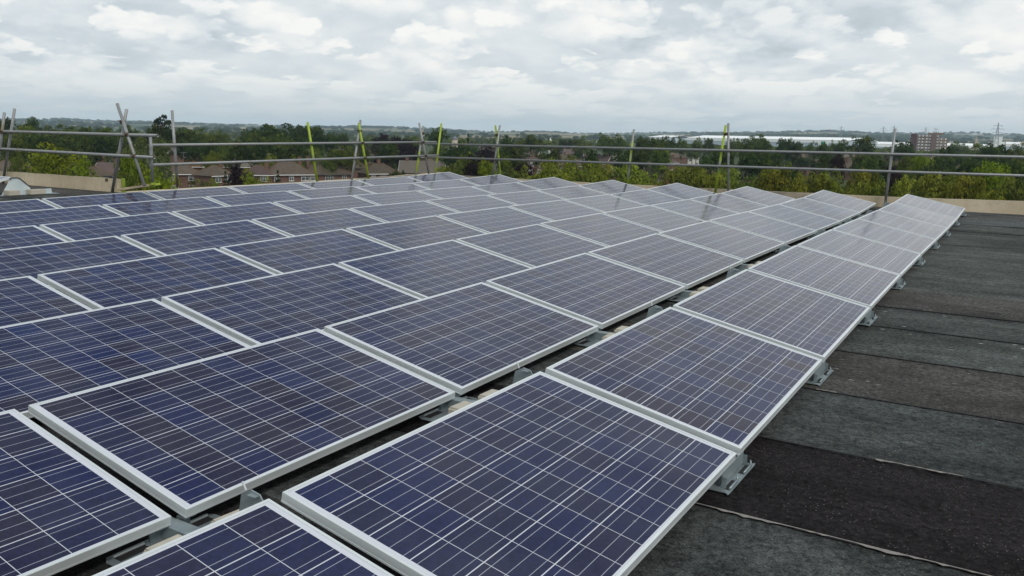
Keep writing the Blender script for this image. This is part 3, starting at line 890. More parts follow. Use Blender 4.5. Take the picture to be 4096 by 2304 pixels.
lip_mes = [MB().tube((-.575, y0, 0.014), (-.575, y0 + .115, 0.014), .006, n=8).mesh('slot_lip', M['anodised']) for y0 in (-.19, .075)]
slot_mes = [MB().add([(-.572, y0, .0085), (-.535, y0, .0085), (-.535, y0 + .115, .0085), (-.572, y0 + .115, .0085)], [(0, 1, 2, 3)]).mesh('slot', M['dark_gap']) for y0 in (-.19, .075)]
bolt_me = MB().tube((-0.135, 0, .290), (-0.143, -.004, .318), .004, n=8).mesh('bolt', M['anodised'])
blk_me = MB().box(-.10, .10, -.05, .05, 0, .06).mesh('ballast_block', M['ballast'], bevel=0.008)


def console(x, y, label):
    o = empty('mounting_console', (x, y, roof_z(x, y) + .006))
    for nm, me in (('base_plate', plate_me), ('upright', upright_me), ('channel', channel_me), ('clip', clip_mes[0]), ('clip', clip_mes[1]), ('slot_lip', lip_mes[0]), ('slot_lip', lip_mes[1]), ('slot', slot_mes[0]), ('slot', slot_mes[1]), ('bolt', bolt_me)):
        link(nm, me, o)
    return tag(o, label, 'mounting bracket', 'steel consoles under the panel joints')


con0 = None
brng = random.Random(3)
gapn = 0
for j in range(9, 0, -1):
    yj = YE + OFF[0] - j * PER + (PER - PLEN) / 2
    gapn += 1
    lab = 'grey steel console, %s from the front, in gap behind the row beside bare felt' % nth(gapn)
    if con0 is None:
        con0 = o = console(0, yj, lab)
    else:
        o = copy_thing(con0)
        o.location = (0, yj, roof_z(0, yj) + .006)
        tag(o, lab)
    for q, dy in enumerate((-.115, .135)):
        b = link('ballast_block', blk_me)
        b.location = (-0.30 + brng.uniform(-.02, .02), yj + dy + brng.uniform(-.01, .01), o.location.z + .0085)
        b.rotation_euler = (0, 0, R(brng.uniform(-5, 5)))
        b.scale = (1.2, 1.45, 1.2)
        tag(b, 'cream concrete block, %s side of the %s console from the front' % (('near', 'far')[q], nth(gapn)), 'ballast block', 'ballast blocks on the steel consoles')

# feet along the low edge of the row beside the bare felt
LOW = PW * math.cos(TILT)
ft = MB()
ft.prism([(LOW - .25, -0.185), (LOW + .02, -0.185), (LOW + .035, -0.20), (LOW + .038, -.185), (LOW + .038, .185), (LOW + .035, .20), (LOW + .02, .185), (LOW - .25, .185)], 0.003, 0.0065, 'z')
foot_plate_me = ft.mesh('base_plate', M['galvanised'])
fl = MB()
fl.prism([(LOW - .012, 0.0065), (LOW - .004, 0.018), (LOW - .006, 0.072), (LOW - .010, 0.072), (LOW - .008, 0.020), (LOW - .018, 0.0065)], -0.15, 0.15, 'y')
fl.box(LOW - .006, LOW + .012, .148, .151, .0067, .055)
fl.box(LOW - .006, LOW + .012, -.151, -.148, .0067, .055)
flange_me = fl.mesh('flange', M['galvanised'])
flip_mes = [MB().tube((LOW + .029, y0, 0.014), (LOW + .029, y0 + .11, 0.014), .0045, n=8).tube((LOW + .029, y0 + .108, 0.014), (LOW + .021, y0 + .122, 0.028), .0045, n=8).mesh('slot_lip', M['galvanised'], smooth=True) for y0 in (-.155, .045)]
fslot_mes = [MB().add([(LOW + .004, y0, .0075), (LOW + .028, y0, .0075), (LOW + .028, y0 + .11, .0075), (LOW + .004, y0 + .11, .0075)], [(0, 1, 2, 3)]).mesh('slot', M['dark_gap']) for y0 in (-.155, .045)]
foot0 = None
fn = 0
for j in range(8, -1, -1):
    yj = YE + OFF[0] - j * PER + (PER - PLEN) / 2 - .05
    if j == 0:
        yj -= .22
    fn += 1
    if foot0 is None:
        foot0 = o = empty('panel_foot', (0, 0, 0))
        for nm, me in (('base_plate', foot_plate_me), ('flange', flange_me), ('slot_lip', flip_mes[0]), ('slot_lip', flip_mes[1]), ('slot', fslot_mes[0]), ('slot', fslot_mes[1])):
            link(nm, me, o)
    else:
        o = copy_thing(foot0)
    o.location = (0, yj, roof_z(LOW, yj) + .005)
    tag(o, 'grey steel foot on bare felt under the low panel edge, %s from the front' % nth(fn), 'mounting bracket', 'steel feet along the low edge')

# the spare bracket on the left, end of another array, with two blocks and a panel end
zr = roof_z(-11.1, 0)
o = empty('end_bracket', (-11.1, 0, zr))
tag(o, 'pale steel end bracket with peaked plate standing on the black felt at left', 'mounting bracket')
MB().box(-.10, .06, -.62, .50, .004, .008).build('base_plate', M['galvanised'], o)
MB().prism([(-.36, .01), (-.225, .225), (-.20, .262), (-.115, .268), (-.075, .25), (.075, .115), (.078, .075), (.40, .085), (.41, .01)], -.003, .003, 'x').build('peaked_plate', simple('pale_steel', (0.56, 0.63, 0.64), 0.42, 0.25, 0.05), o)
MB().prism([(-.222, .229), (-.20, .268), (-.115, .274), (-.07, .256), (.08, .119), (.078, .113), (-.075, .249), (-.117, .266), (-.197, .260)], -.02, .02, 'x').build('rolled_edge', M['dark_frame'], o)
for q, (y0, y1, s) in enumerate(((-.33, -.16, 'left'), (.0, .23, 'right'))):
    b = MB().box(-.075, .075, -(y1 - y0) / 2, (y1 - y0) / 2, 0, .075).build('ballast_block', M['ballast'], bevel=0.008)
    b.location = (-11.02, (y0 + y1) / 2, zr + .0085)
    tag(b, 'pale concrete block on the %s half of the peaked end bracket' % s, 'ballast block', 'blocks on the end bracket')
    b.rotation_euler = (0, 0, R(2 - 5 * q))
o2 = copy_thing(proto)
o2.rotation_mode = 'QUATERNION'
Y2 = Vector((1, 0, 0))
X2 = Vector((0, -math.cos(.2), -math.sin(.2)))
Z2 = X2.cross(Y2)
if Z2.z < 0:
    Y2 = -Y2
    Z2 = X2.cross(Y2)
o2.rotation_quaternion = Matrix(((X2.x, Y2.x, Z2.x), (X2.y, Y2.y, Z2.y), (X2.z, Y2.z, Z2.z))).to_quaternion()
o2.location = Vector((-11.98, -.165, zr + .276)) + X2 * hx + Vector((0, 0, .0))
tag(o2, 'lone solar panel end propped on the peaked bracket at the left edge', 'solar panel')

# ------------------------------------------------------------------ scaffold guard rails
TR = 0.0242


def tube_part(name, p0, p1, m, parent, label=None):
    # the mesh lies along its own z so that paint patches follow the tube
    o = MB().tube(p0, p1, TR, hollow=.84).build(name, M[m], parent, smooth=True)
    if label:
        o['label'] = label
    return o


def clamp(p, d1, d2, parent):
    mb = MB()
    for d, off in ((Vector(d1).normalized(), 0.0), (Vector(d2).normalized(), 0.0)):
        mb.tube(Vector(p) - d * .028, Vector(p) + d * .028, TR + .009, n=12)
    mb.box(p[0] + .02, p[0] + .055, p[1] - .015, p[1] + .015, p[2] - .02, p[2] + .02)
    mb.tube((p[0] - .05, p[1] - .045, p[2] + .012), (p[0] + .07, p[1] - .045, p[2] + .012), .007, n=6)
    return mb.build('clamp', M['clamp_steel'], parent)


def at_plane(p0, p1, axis, v):
    p0, p1 = Vector(p0), Vector(p1)
    t = (v - p0[axis]) / (p1[axis] - p0[axis])
    return p0 + (p1 - p0) * t


def run(name, label, uprights, rails, extra=()):
    root = empty(name, (0, 0, 0))
    tag(root, label, 'guard rail')
    for nm, p0, p1, m in uprights:
        tube_part('upright' if nm == 'u' else 'brace', p0, p1, m, root)
    for p0, p1, m in rails:
        d = Vector(p1) - Vector(p0)
        tube_part('rail', p0, p1, m, root)
        for nm, a, b, mm in uprights:
            zr_ = (Vector(p0).z + Vector(p1).z) / 2
            if min(a[2], b[2]) < zr_ < max(a[2], b[2]):
                q = at_plane(a, b, 2, zr_)
                ax = 0 if abs(d.x) > abs(d.y) else 1
                lo, hi = sorted((p0[ax], p1[ax]))
                if lo < q[ax] < hi:
                    q = at_plane(a, b, 2, (Vector(p0) + d * ((q[ax] - p0[ax]) / d[ax])).z)
                    clamp(q, d, Vector(b) - Vector(a), root)
    for p, d1, d2 in extra:
        clamp(p, d1, d2, root)
    return root


Y1, Y2_ = YL - .10, YL - .155
run('scaffold_guard_rail', 'grey tubular scaffold rails on the left parapet with crossed poles at its right end',
    [('u', (-14.143, Y2_, roof_z(-14, 1) + .004), (-13.645, Y2_, 1.221), 'tube'), ('u', (-14.0, Y1, roof_z(-14, 1) + .004), (-13.41, Y1, 1.29), 'tube'),
     ('u', (-10.754, Y1, roof_z(-10.75, 1.2) + .004), (-10.245, Y1, 1.28), 'tube'), ('b', (-9.833, Y2_, .115), (-10.394, Y2_, 1.368), 'tube'), ('u', (-9.785, Y1 + .06, .16), (-9.781, Y1 + .06, .888), 'tube')],
    [((-19.5, Y1 - .05, .90), (-9.45, Y1 - .05, .892), 'tube'), ((-19.5, Y1 - .05, .62), (-9.57, Y1 - .05, .560), 'tube')],
    [((-10.33, Y1 - .03, 1.09), (1, 0, .3), (0, 1, .2))])
X1 = XL + .10
run('scaffold_guard_rail', 'scaffold rails beyond the far left row, with lime sprayed leaning poles and crossed pairs',
    [('u', (X1, 2.432, .0), (X1, 2.406, 1.309), 'tube'), ('u', (X1, 5.888, roof_z(X1, 5.9)), (X1, 5.597, 1.18), 'tube_lime'), ('u', (X1, 6.818, roof_z(X1, 6.8)), (X1, 7.199, 1.265), 'tube'), ('b', (X1 + .05, 7.449, roof_z(X1, 7.4)), (X1 + .05, 7.08, 1.198), 'tube_lime'),
     ('u', (X1 + .05, 9.693, roof_z(X1, 9.7)), (X1 + .05, 9.221, 1.245), 'tube'), ('b', (X1, 9.091, roof_z(X1, 9.1)), (X1, 9.451, 1.176), 'tube_mixed'), ('u', (X1, 9.889, roof_z(X1, 9.9)), (X1, 10.185, 1.257), 'tube_lime')],
    [((X1 + .05, 1.894, .722), (X1 + .05, 9.896, .800), 'tube'), ((X1 + .05, 1.892, .394), (X1 + .05, 9.98, .475), 'tube')],
    [((X1 + .03, 7.13, 1.03), (0, 1, .3), (1, 0, .2)), ((X1 + .03, 9.38, 1.0), (0, 1, .3), (1, 0, .2))])
Yb = YB - .10
run('scaffold_guard_rail', 'long grey scaffold rails behind the back parapet with a lime and grey post pair',
    [('u', (-9.445, Yb, roof_z(-9.4, Yb)), (-9.225, Yb, 1.234), 'tube'), ('b', (-9.183, Yb + .05, roof_z(-9, Yb)), (-9.388, Yb + .05, 1.227), 'tube_lime'), ('u', (-5.835, Yb, roof_z(-5.8, Yb)), (-5.712, Yb, 1.182), 'tube_mixed'),
     ('b', (-3.80, Yb, roof_z(-3.8, Yb)), (-3.647, Yb, 1.29), 'tube_lime'), ('u', (-3.51, Yb + .05, roof_z(-3.5, Yb)), (-3.613, Yb + .05, 1.335), 'tube'), ('u', (-.435, Yb, roof_z(-.4, Yb)), (-.382, Yb, 1.261), 'tube')],
    [((-11.45, Yb - .05, .745), (8.2, Yb - .05, .812), 'tube'), ((-11.39, Yb - .05, .408), (8.2, Yb - .05, .492), 'tube')],
    [((-9.31, Yb, 1.0), (1, 0, .2), (0, 1, .2)), ((-3.64, Yb, 1.11), (1, 0, .1), (0, 1, .2))])
pk = MB().box(0, .84, -.05, .05, 0, .035).build('scaffold_board', M['timber'])
pk.location = (-10.70, YL - .04, -.012)
pk.rotation_euler = (0, R(-8), R(3))
tag(pk, 'short pale timber board sloping up from the end of the left parapet', 'board')
be = MB().box(.8405, .98, -.0505, .0505, -.0005, .0355).build('painted_end', M['lime_paint'], pk)
cpn = MB().tube((-9.785, Y1 + .06, .13), (-9.785, Y1 + .06, .165), .03).build('tube_end_cap', M['lime_paint'])
tag(cpn, 'lime plastic cap on the foot of the short vertical scaffold tube', 'end cap')

# ------------------------------------------------------------------ land
ZG = -14.5
SKY = [(-1.0859, 0.00726), (-1.0562, 0.00717), (-1.0281, 0.00818), (-1.0013, 0.00774), (-0.9526, 0.00803), (-0.8965, 0.00804), (-0.8357, 0.0076), (-0.7965, 0.0074), (-0.7646, 0.00671), (-0.7428, 0.00744), (-0.6688, 0.00706), (-0.5933, 0.00506), (-0.5706, 0.00466), (-0.5368, 0.00572), (-0.5115, 0.00719), (-0.4526, 0.0062), (-0.4052, 0.00666), (-0.3641, 0.00789), (-0.2997, 0.00853), (-0.2784, 0.0089), (-0.2321, 0.01094), (-0.1871, 0.01244), (-0.1506, 0.01147), (-0.1152, 0.01141), (-0.0793, 0.01233), (-0.0528, 0.01272), (-0.0397, 0.01146), (-0.0271, 0.01288), (-0.0112, 0.01139)]
SKA, SKE = [a for a, e in SKY], [e for a, e in SKY]


def land_z(x, y):
    X_, Y_ = x - CAM.x, y - CAM.y
    r_ = math.hypot(X_, Y_)
    if r_ < 1450:
        return ZG
    az = math.atan2(X_, Y_)
    e = float(np.interp(az, SKA, SKE)) - 0.0019
    pts = [(1450, -15.5), (2200, -9 + 500 * (e - .007)), (3000, 3 + 1200 * (e - .007)), (4400, 4400 * (e * .62)), (6200, 6200 * e), (7000, 6200 * e - 25), (7300, -30)]
    z = float(np.interp(r_, [p[0] for p in pts], [p[1] for p in pts])) + 1.0
    b = min(max((r_ - 1600) / 1200, 0), 1)
    z += b * (5 * math.sin(x * .0023 + 1) * math.cos(y * .0019) + 3 * math.sin(x * .0061 + y * .004))
    if 5400 < r_ < 6800:
        z = min(z, CAM.z + r_ * (e + .0006))
    return z


tv, tf = [], []
rs = [0, 60, 200, 500, 900, 1300, 1450, 1600, 1800, 2000, 2200, 2450, 2700, 3000, 3300, 3700, 4100, 4500, 5000, 5400, 5800, 6200, 6600, 7000, 7300]
NA = 288
for i, r_ in enumerate(rs):
    for k in range(NA):
        a = 2 * math.pi * k / NA
        x, y = CAM.x + r_ * math.sin(a), CAM.y + r_ * math.cos(a)
        tv.append((x, y, land_z(x, y)))
for i in range(len(rs) - 1):
    for k in range(NA):
        k2 = (k + 1) % NA
        if i == 0:
            tf.append((k, NA + k2, NA + k))
        else:
            tf.append((i * NA + k, i * NA + k2, (i + 1) * NA + k2, (i + 1) * NA + k))
gme = bpy.data.meshes.new('ground')
gme.from_pydata(tv, [], tf)
gme.materials.append(M['terrain'])
for p in gme.polygons:
    p.use_smooth = True
bm = bmesh.new()
bm.from_mesh(gme)
bmesh.ops.remove_doubles(bm, verts=bm.verts[:], dist=0.001)
bmesh.ops.recalc_face_normals(bm, faces=bm.faces)
bm.to_mesh(gme)
bm.free()
tag(link('ground', gme), kind='structure')


# ------------------------------------------------------------------ trees
def leaf_mesh(name, m, lobes, per, size, seed, flat=0.75, up=0.25, norm=True):
    g = np.random.default_rng(seed)
    V, Fc, C_, N_ = [], [], [], []
    for (c, r_) in lobes:
        n = max(12, int(per * (r_ / 0.18) ** 2))
        d_ = g.normal(size=(n, 3))
        d_ /= np.linalg.norm(d_, axis=1)[:, None]
        d_[:, 2] = np.where(d_[:, 2] < -.3, -d_[:, 2], d_[:, 2])
        rad = r_ * (1 - 0.55 * g.random(n) ** 2.2)
        p = np.array(c) + d_ * rad[:, None] * np.array([1, 1, flat])
        nrm = d_ + g.normal(size=(n, 3)) * 0.55 + np.array([0, 0, up])
        nrm /= np.linalg.norm(nrm, axis=1)[:, None]
        ref = g.normal(size=(n, 3))
        a = np.cross(nrm, ref)
        a /= np.linalg.norm(a, axis=1)[:, None]
        b = np.cross(nrm, a)
        s = size * g.uniform(.6, 1.3, n)[:, None]
        bend = nrm * s * .25
        quad = np.stack([p - a * s, p - b * s * .55 - bend * .2, p + a * s, p + b * s * .55 - bend * .2], 1)
        V.append(quad.reshape(-1, 3))
        lt = g.random()
        t0 = np.clip(lt * .8 + g.random(n) * .22, 0, 1)
        hi = np.clip(g.normal(g.random() ** 2 * .55, .12, n), 0, 1) if 'leaf_S' not in m.name else (g.random(n) > .72) * g.random(n)
        cc = np.stack([t0, hi, g.random(n), np.ones(n)], 1)
        C_.append(np.repeat(cc, 4, 0))
        N_.append(np.repeat(d_ * np.array([1, 1, 1 / flat]) + np.array([0, 0, .25]), 4, 0))
    V = np.concatenate(V)
    if norm:
        V[:, :2] *= 0.5 / np.percentile(np.hypot(V[:, 0], V[:, 1]), 97)
        V[:, 2] *= 1.0 / np.percentile(V[:, 2], 99.7)
    C_ = np.concatenate(C_).astype(np.float32)
    n = len(V) // 4
    me = bpy.data.meshes.new(name)
    me.vertices.add(len(V))
    me.vertices.foreach_set('co', V.astype(np.float32).ravel())
    me.loops.add(4 * n)
    me.loops.foreach_set('vertex_index', np.arange(4 * n, dtype=np.int32))
    me.polygons.add(n)
    me.polygons.foreach_set('loop_start', np.arange(0, 4 * n, 4, dtype=np.int32))
    me.update(calc_edges=True)
    ca = me.color_attributes.new('tint', 'FLOAT_COLOR', 'POINT')
    ca.data.foreach_set('color', C_.ravel())
    na = me.attributes.new('clump', 'FLOAT_VECTOR', 'POINT')
    na.data.foreach_set('vector', np.concatenate(N_).astype(np.float32).ravel())
    me.materials.append(m)
    return me


def broad_lobes(seed, n=46, low=0.22, crownw=1.0, irregular=.12):
    g = random.Random(seed)
    out = []
    # a few big masses, each carrying smaller clumps
    masses = [(Vector((g.uniform(-.24, .24), g.uniform(-.24, .24), g.uniform(.42, .80))), g.uniform(.16, .26)) for _ in range(7)] + [(Vector((0, 0, .62)), .30)]
    for c, r_ in masses:
        out.append((tuple(c), r_))
        for _ in range(n // 8):
            d_ = Vector((g.gauss(0, 1), g.gauss(0, 1), g.gauss(.25, 1))).normalized()
            p = c + Vector((d_.x * r_, d_.y * r_, d_.z * r_ * .8)) * g.uniform(.75, 1.15 + irregular)
            out.append(((p.x * crownw, p.y * crownw, min(max(p.z, low), .93)), g.uniform(.06, .12)))
    return out


def trunk_mesh(name, seed, top=.7, r0=.035, limbs=5):
    g = random.Random(seed)
    mb = MB()
    pts = [Vector((0, 0, 0)), Vector((g.uniform(-.02, .02), g.uniform(-.02, .02), top * .45)), Vector((g.uniform(-.05, .05), g.uniform(-.05, .05), top))]
    mb.tube(pts[0], pts[1], r0, r0 * .7, 8)
    mb.tube(pts[1], pts[2], r0 * .7, r0 * .25, 8)
    for _ in range(limbs):
        a = g.uniform(0, 6.28)
        s = pts[1].lerp(pts[2], g.uniform(0, .7))
        mb.tube(s, s + Vector((math.cos(a) * g.uniform(.15, .28), math.sin(a) * g.uniform(.15, .28), g.uniform(.1, .25))), r0 * .35, r0 * .1, 6)
    return mb.mesh(name, M['bark'], smooth=True)


TV = {}
for k, kind in enumerate('DMLBYOCS'):
    near = kind in 'BYOSM'
    TV[kind] = []
    for v in range(3):
        sd_ = 100 * k + v
        lob = broad_lobes(sd_, 56 if near else 46, irregular=.22 if kind in 'YOBS' else .1)
        TV[kind].append((leaf_mesh('crown', M['leaf_' + kind], lob, 150 if near else 120, .021 if near else .028, sd_, up=.3), trunk_mesh('trunk', sd_)))
lobk = [((.30 * (1 - t) * math.cos(a), .30 * (1 - t) * math.sin(a), .12 + .84 * t), .13 * (1 - t) + .035) for t in [i / 9 for i in range(10)] for a in [6.28 * q / 6 + t * 5 for q in range(6)]]
TV['K'] = [(leaf_mesh('crown', M['leaf_K'], lobk, 110, .03, 901), trunk_mesh('trunk', 901, .9, .03, 0))]
lobp = []
gp = random.Random(8)
for cx, cy, cz, wv in ((0, 0, .93, .34), (-.2, .1, .90, .18), (.28, -.05, .90, .2), (-.33, 0, .80, .17), (.33, .1, .74, .16), (.05, 0, .97, .2)):
    for _ in range(9):
        lobp.append(((cx + gp.uniform(-wv, wv) * .75, cy + gp.uniform(-wv, wv) * .75, cz + gp.uniform(-.012, .02)), gp.uniform(.05, .09)))
tpm = MB().tube((0, 0, 0), (.03, 0, .6), .03, .022, 8).tube((.03, 0, .6), (-.02, 0, .82), .022, .016, 8).tube((-.02, 0, .82), (.05, 0, .95), .016, .008, 8).tube((-.01, 0, .8), (-.3, 0, .82), .012, .005, 6).tube((-.02, 0, .83), (.28, .05, .88), .012, .005, 6).tube((0, 0, .72), (.3, .08, .745), .010, .004, 6)
TV['P'] = [(leaf_mesh('crown', M['leaf_P'], lobp, 110, .03, 77, flat=.3, up=.6), tpm.mesh('trunk', M['bark'], smooth=True))]

BINS = [(-.4585, 'left of the crossed grey poles'), (-.403, 'just right of crossed grey poles'), (-.24, 'right of the lone grey post'), (-.180, 'right of the leaning lime pole'), (-.087, 'between the crossed pole pairs'), (-.02, 'right of the bright lime pole'), (.145, 'right of the lime grey cross'), (.253, 'right of the dull slanting post'), (.445, 'right of the paired posts'), (9, 'right of the last steel post')]


def bin_of(p):
    u = photo_x(p)
    for i, (lim, nm) in enumerate(BINS):
        if u < lim:
            return i, nm
    return 9, BINS[9][1]


KN = {'D': ('dark green broad tree', 'broadleaf_tree'), 'M': ('mid green broad tree', 'broadleaf_tree'), 'L': ('pale green broad tree', 'broadleaf_tree'), 'B': ('bright green leafy tree', 'broadleaf_tree'), 'Y': ('yellow green feathery tree', 'broadleaf_tree'), 'O': ('golden green feathery tree', 'broadleaf_tree'), 'C': ('dark purple copper tree', 'copper_beech_tree'), 'S': ('silvery leaved poplar', 'poplar_tree'), 'K': ('dark pointed conifer', 'conifer_tree'), 'P': ('flat topped pine', 'pine_tree')}
trees = []
for x, y, hh, ww, k in TREES:
    dd = math.hypot(x - CAM.x, y - CAM.y)
    if k == 'C' and 170 < dd < 225 and x < -110:          # the copper beeches stand behind the front houses
        s_ = 275 / dd
        x, y, ww = CAM.x + (x - CAM.x) * s_, CAM.y + (y - CAM.y) * s_, ww * s_
        hh = CAM.z + 14.5 - (CAM.z + 14.5 - hh) * s_
    if k in 'DM' and 170 < dd < 300 and x > -190:
        ww *= .9
    if k in 'YOB' and dd < 165:
        ww *= 1.22
    trees.append((x, y, hh, max(ww, 2.4 if k == 'K' else 3.2), k))
frng = random.Random(21)
# further back gardens and streets: trees standing between the roofs
for i in range(64):
    u = frng.uniform(-.64, .63)
    dd = frng.uniform(330, 620)
    p = CAM + (FW + RT * u) * dd
    hh = frng.uniform(6.5, 10.5)
    trees.append((p.x, p.y, hh, hh * frng.uniform(.55, .85), frng.choice('DDDMMLC' if i % 9 == 0 else 'DDMML')))
protos = {}
tcount = {}
order = sorted(range(len(trees)), key=lambda i: photo_x((trees[i][0], trees[i][1], 0)))
vr = random.Random(2)
for i in order:
    x, y, hh, ww, k = trees[i]
    dist = math.hypot(x - CAM.x, y - CAM.y)
    band = 'near belt' if dist < 165 else ('middle belt' if dist < 300 else 'far belt')
    b, bn = bin_of((x, y, 0))
    key = (k, band, b)
    tcount.setdefault(key, []).append(i)
for key, lst in tcount.items():
    k, band, b = key
    for q, i in enumerate(lst):
        x, y, hh, ww, _ = trees[i]
        v = vr.randrange(len(TV[k]))
        if (k, v) not in protos:
            o = empty(KN[k][1], (0, 0, 0))
            link('crown', TV[k][v][0], o)
            link('trunk', TV[k][v][1], o)
            protos[(k, v)] = o
        else:
            o = copy_thing(protos[(k, v)])
        o.location = (x, y, ZG)
        o.rotation_euler = (0, 0, vr.uniform(0, 6.28) if k != 'P' else R(60))
        o.scale = (ww * 1.32, ww * 1.32, hh * 1.02)
        if k in 'KP' or len(lst) == 1:
            lab = '%s in %s %s' % (KN[k][0], band, BINS[b][1])
        else:
            lab = '%s, %s from left in %s %s' % (KN[k][0], 'leftmost' if q == 0 else nth(q + 1), band, BINS[b][1])
            lab = lab.replace('leftmost from left', 'leftmost')
        if len(lst) > 1 and k in 'KP':
            lab = '%s, %s in %s, %s' % (KN[k][0], nth(q + 1), band, BINS[b][1])
        tag(o, lab, 'tree', 'trees around the houses')

# the wooded town beyond, one mass: clumps of crowns out to the foot of the hills
g = np.random.default_rng(5)
base = leaf_mesh('clump', M['leaf_D'], broad_lobes(5, 24), 26, .085, 55)
nb = len(base.vertices)
bco = np.empty(nb * 3, np.float32)
base.vertices.foreach_get('co', bco)
bco = bco.reshape(-1, 3)
bt_ = np.empty(nb * 4, np.float32)
base.color_attributes['tint'].data.foreach_get('color', bt_)
bt_ = bt_.reshape(-1, 4)
bn_ = np.empty(nb * 3, np.float32)
base.attributes['clump'].data.foreach_get('vector', bn_)
bn_ = bn_.reshape(-1, 3)


def mass(name, spots, m, thin=1.0):
    V, C2, N2 = [], [], []
    for (x, y, z, w_, h_) in spots:
        a = g.uniform(0, 6.28)
        ca_, sa_ = math.cos(a), math.sin(a)
        co = bco.reshape(-1, 4, 3)
        ti = bt_.reshape(-1, 4, 4)
        nv = bn_.reshape(-1, 4, 3)
        if thin < 1:
            sel = g.random(len(co)) < thin
            ctr = co[sel].mean(1, keepdims=True)
            co = ctr + (co[sel] - ctr) * (1 / math.sqrt(thin))
            ti = ti[sel]
            nv = nv[sel]
        co = co.reshape(-1, 3)
        x2 = (co[:, 0] * ca_ - co[:, 1] * sa_) * w_ + x
        y2 = (co[:, 0] * sa_ + co[:, 1] * ca_) * w_ + y
        V.append(np.stack([x2, y2, co[:, 2] * h_ + z], 1))
        nv = nv.reshape(-1, 3)
        N2.append(np.stack([nv[:, 0] * ca_ - nv[:, 1] * sa_, nv[:, 0] * sa_ + nv[:, 1] * ca_, nv[:, 2]], 1))
        t2 = ti.reshape(-1, 4).copy()
        t2[:, 0] = np.clip(t2[:, 0] * .5 + g.random() * .6 - .05, 0, 1)
        C2.append(t2)
    V = np.concatenate(V).astype(np.float32)
    C2 = np.concatenate(C2).astype(np.float32)
    n = len(V) // 4
    me = bpy.data.meshes.new(name)
    me.vertices.add(len(V))
    me.vertices.foreach_set('co', V.ravel())
    me.loops.add(4 * n)
    me.loops.foreach_set('vertex_index', np.arange(4 * n, dtype=np.int32))
    me.polygons.add(n)
    me.polygons.foreach_set('loop_start', np.arange(0, 4 * n, 4, dtype=np.int32))
    me.update(calc_edges=True)
    c_ = me.color_attributes.new('tint', 'FLOAT_COLOR', 'POINT')
    c_.data.foreach_set('color', C2.ravel())
    na = me.attributes.new('clump', 'FLOAT_VECTOR', 'POINT')
    na.data.foreach_set('vector', np.concatenate(N2).astype(np.float32).ravel())
    me.materials.append(m)
    return tag(link(name, me), kind='stuff')


def wedge(n, r0, r1, u0=-.72, u1=.70):
    out = []
    for _ in range(n):
        r_ = math.sqrt(g.uniform(r0 * r0, r1 * r1))
        u = g.uniform(u0, u1)
        dv = (FW * 1.0 + RT * u)
        dv = Vector((dv.x, dv.y, 0)).normalized()
        out.append((CAM.x + dv.x * r_, CAM.y + dv.y * r_))
    return out


sp = []
for x, y in wedge(620, 620, 1500):
    h_ = g.uniform(7, 13)
    if -480 < x < 20 and 640 < y < 1300:
        h_ *= .80
    sp.append((x, y, land_z(x, y), h_ * g.uniform(.7, 1.1), h_))
for x, y in wedge(330, 700, 1120, .16, .55):
    h_ = g.uniform(7.5, 10.2)
    sp.append((x, y, land_z(x, y), h_ * g.uniform(.9, 1.4), h_))
mass('town_treetops', sp, M['leaf_M'], .5)
sp = []
for x, y in wedge(420, 1500, 2400):
    h_ = g.uniform(8, 14)
    sp.append((x, y, land_z(x, y), h_ * g.uniform(.9, 1.8), h_))
# hedgerow lines and copses on the hills
for _ in range(110):
    (x, y), = wedge(1, 2000, 6300)
    a = g.uniform(0, 3.14)
    L_ = g.uniform(80, 500)
    for t_ in np.arange(0, L_, 26):
        xx, yy = x + math.cos(a) * t_ + g.normal() * 4, y + math.sin(a) * t_ + g.normal() * 4
        h_ = g.uniform(5, 12)
        sp.append((xx, yy, land_z(xx, yy) - 1, h_ * g.uniform(1.2, 2.6), h_))
for _ in range(46):
    (x, y), = wedge(1, 2600, 6300)
    for q in range(int(g.uniform(10, 34))):
        xx, yy = x + g.normal() * 110, y + g.normal() * 60
        h_ = g.uniform(10, 17)
        sp.append((xx, yy, land_z(xx, yy) - 1, h_ * g.uniform(1.2, 2.2), h_))
# wooded crest
for x, y in wedge(800, 5900, 6300):
    h_ = g.uniform(5, 10)
    sp.append((x, y, land_z(x, y) - 2, h_ * g.uniform(1.6, 3.2), h_))
# the darker wooded ridge on the right
for x, y in wedge(520, 3500, 4300, .22, .50):
    h_ = g.uniform(10, 17)
    sp.append((x, y, land_z(x, y) - 1, h_ * g.uniform(1.3, 2.2), h_))
mass('distant_woodland', sp, M['leaf_D'], .16)

# ------------------------------------------------------------------ houses
RK = {'t': 'tile_brown', 'g': 'tile_grey', 'p': 'tile_purple', 'o': 'tile_ochre', 'w': 'tile_brown'}
RKN = {'t': 'brown roofed', 'g': 'grey roofed', 'p': 'plum roofed', 'o': 'ochre roofed', 'w': 'pale walled'}


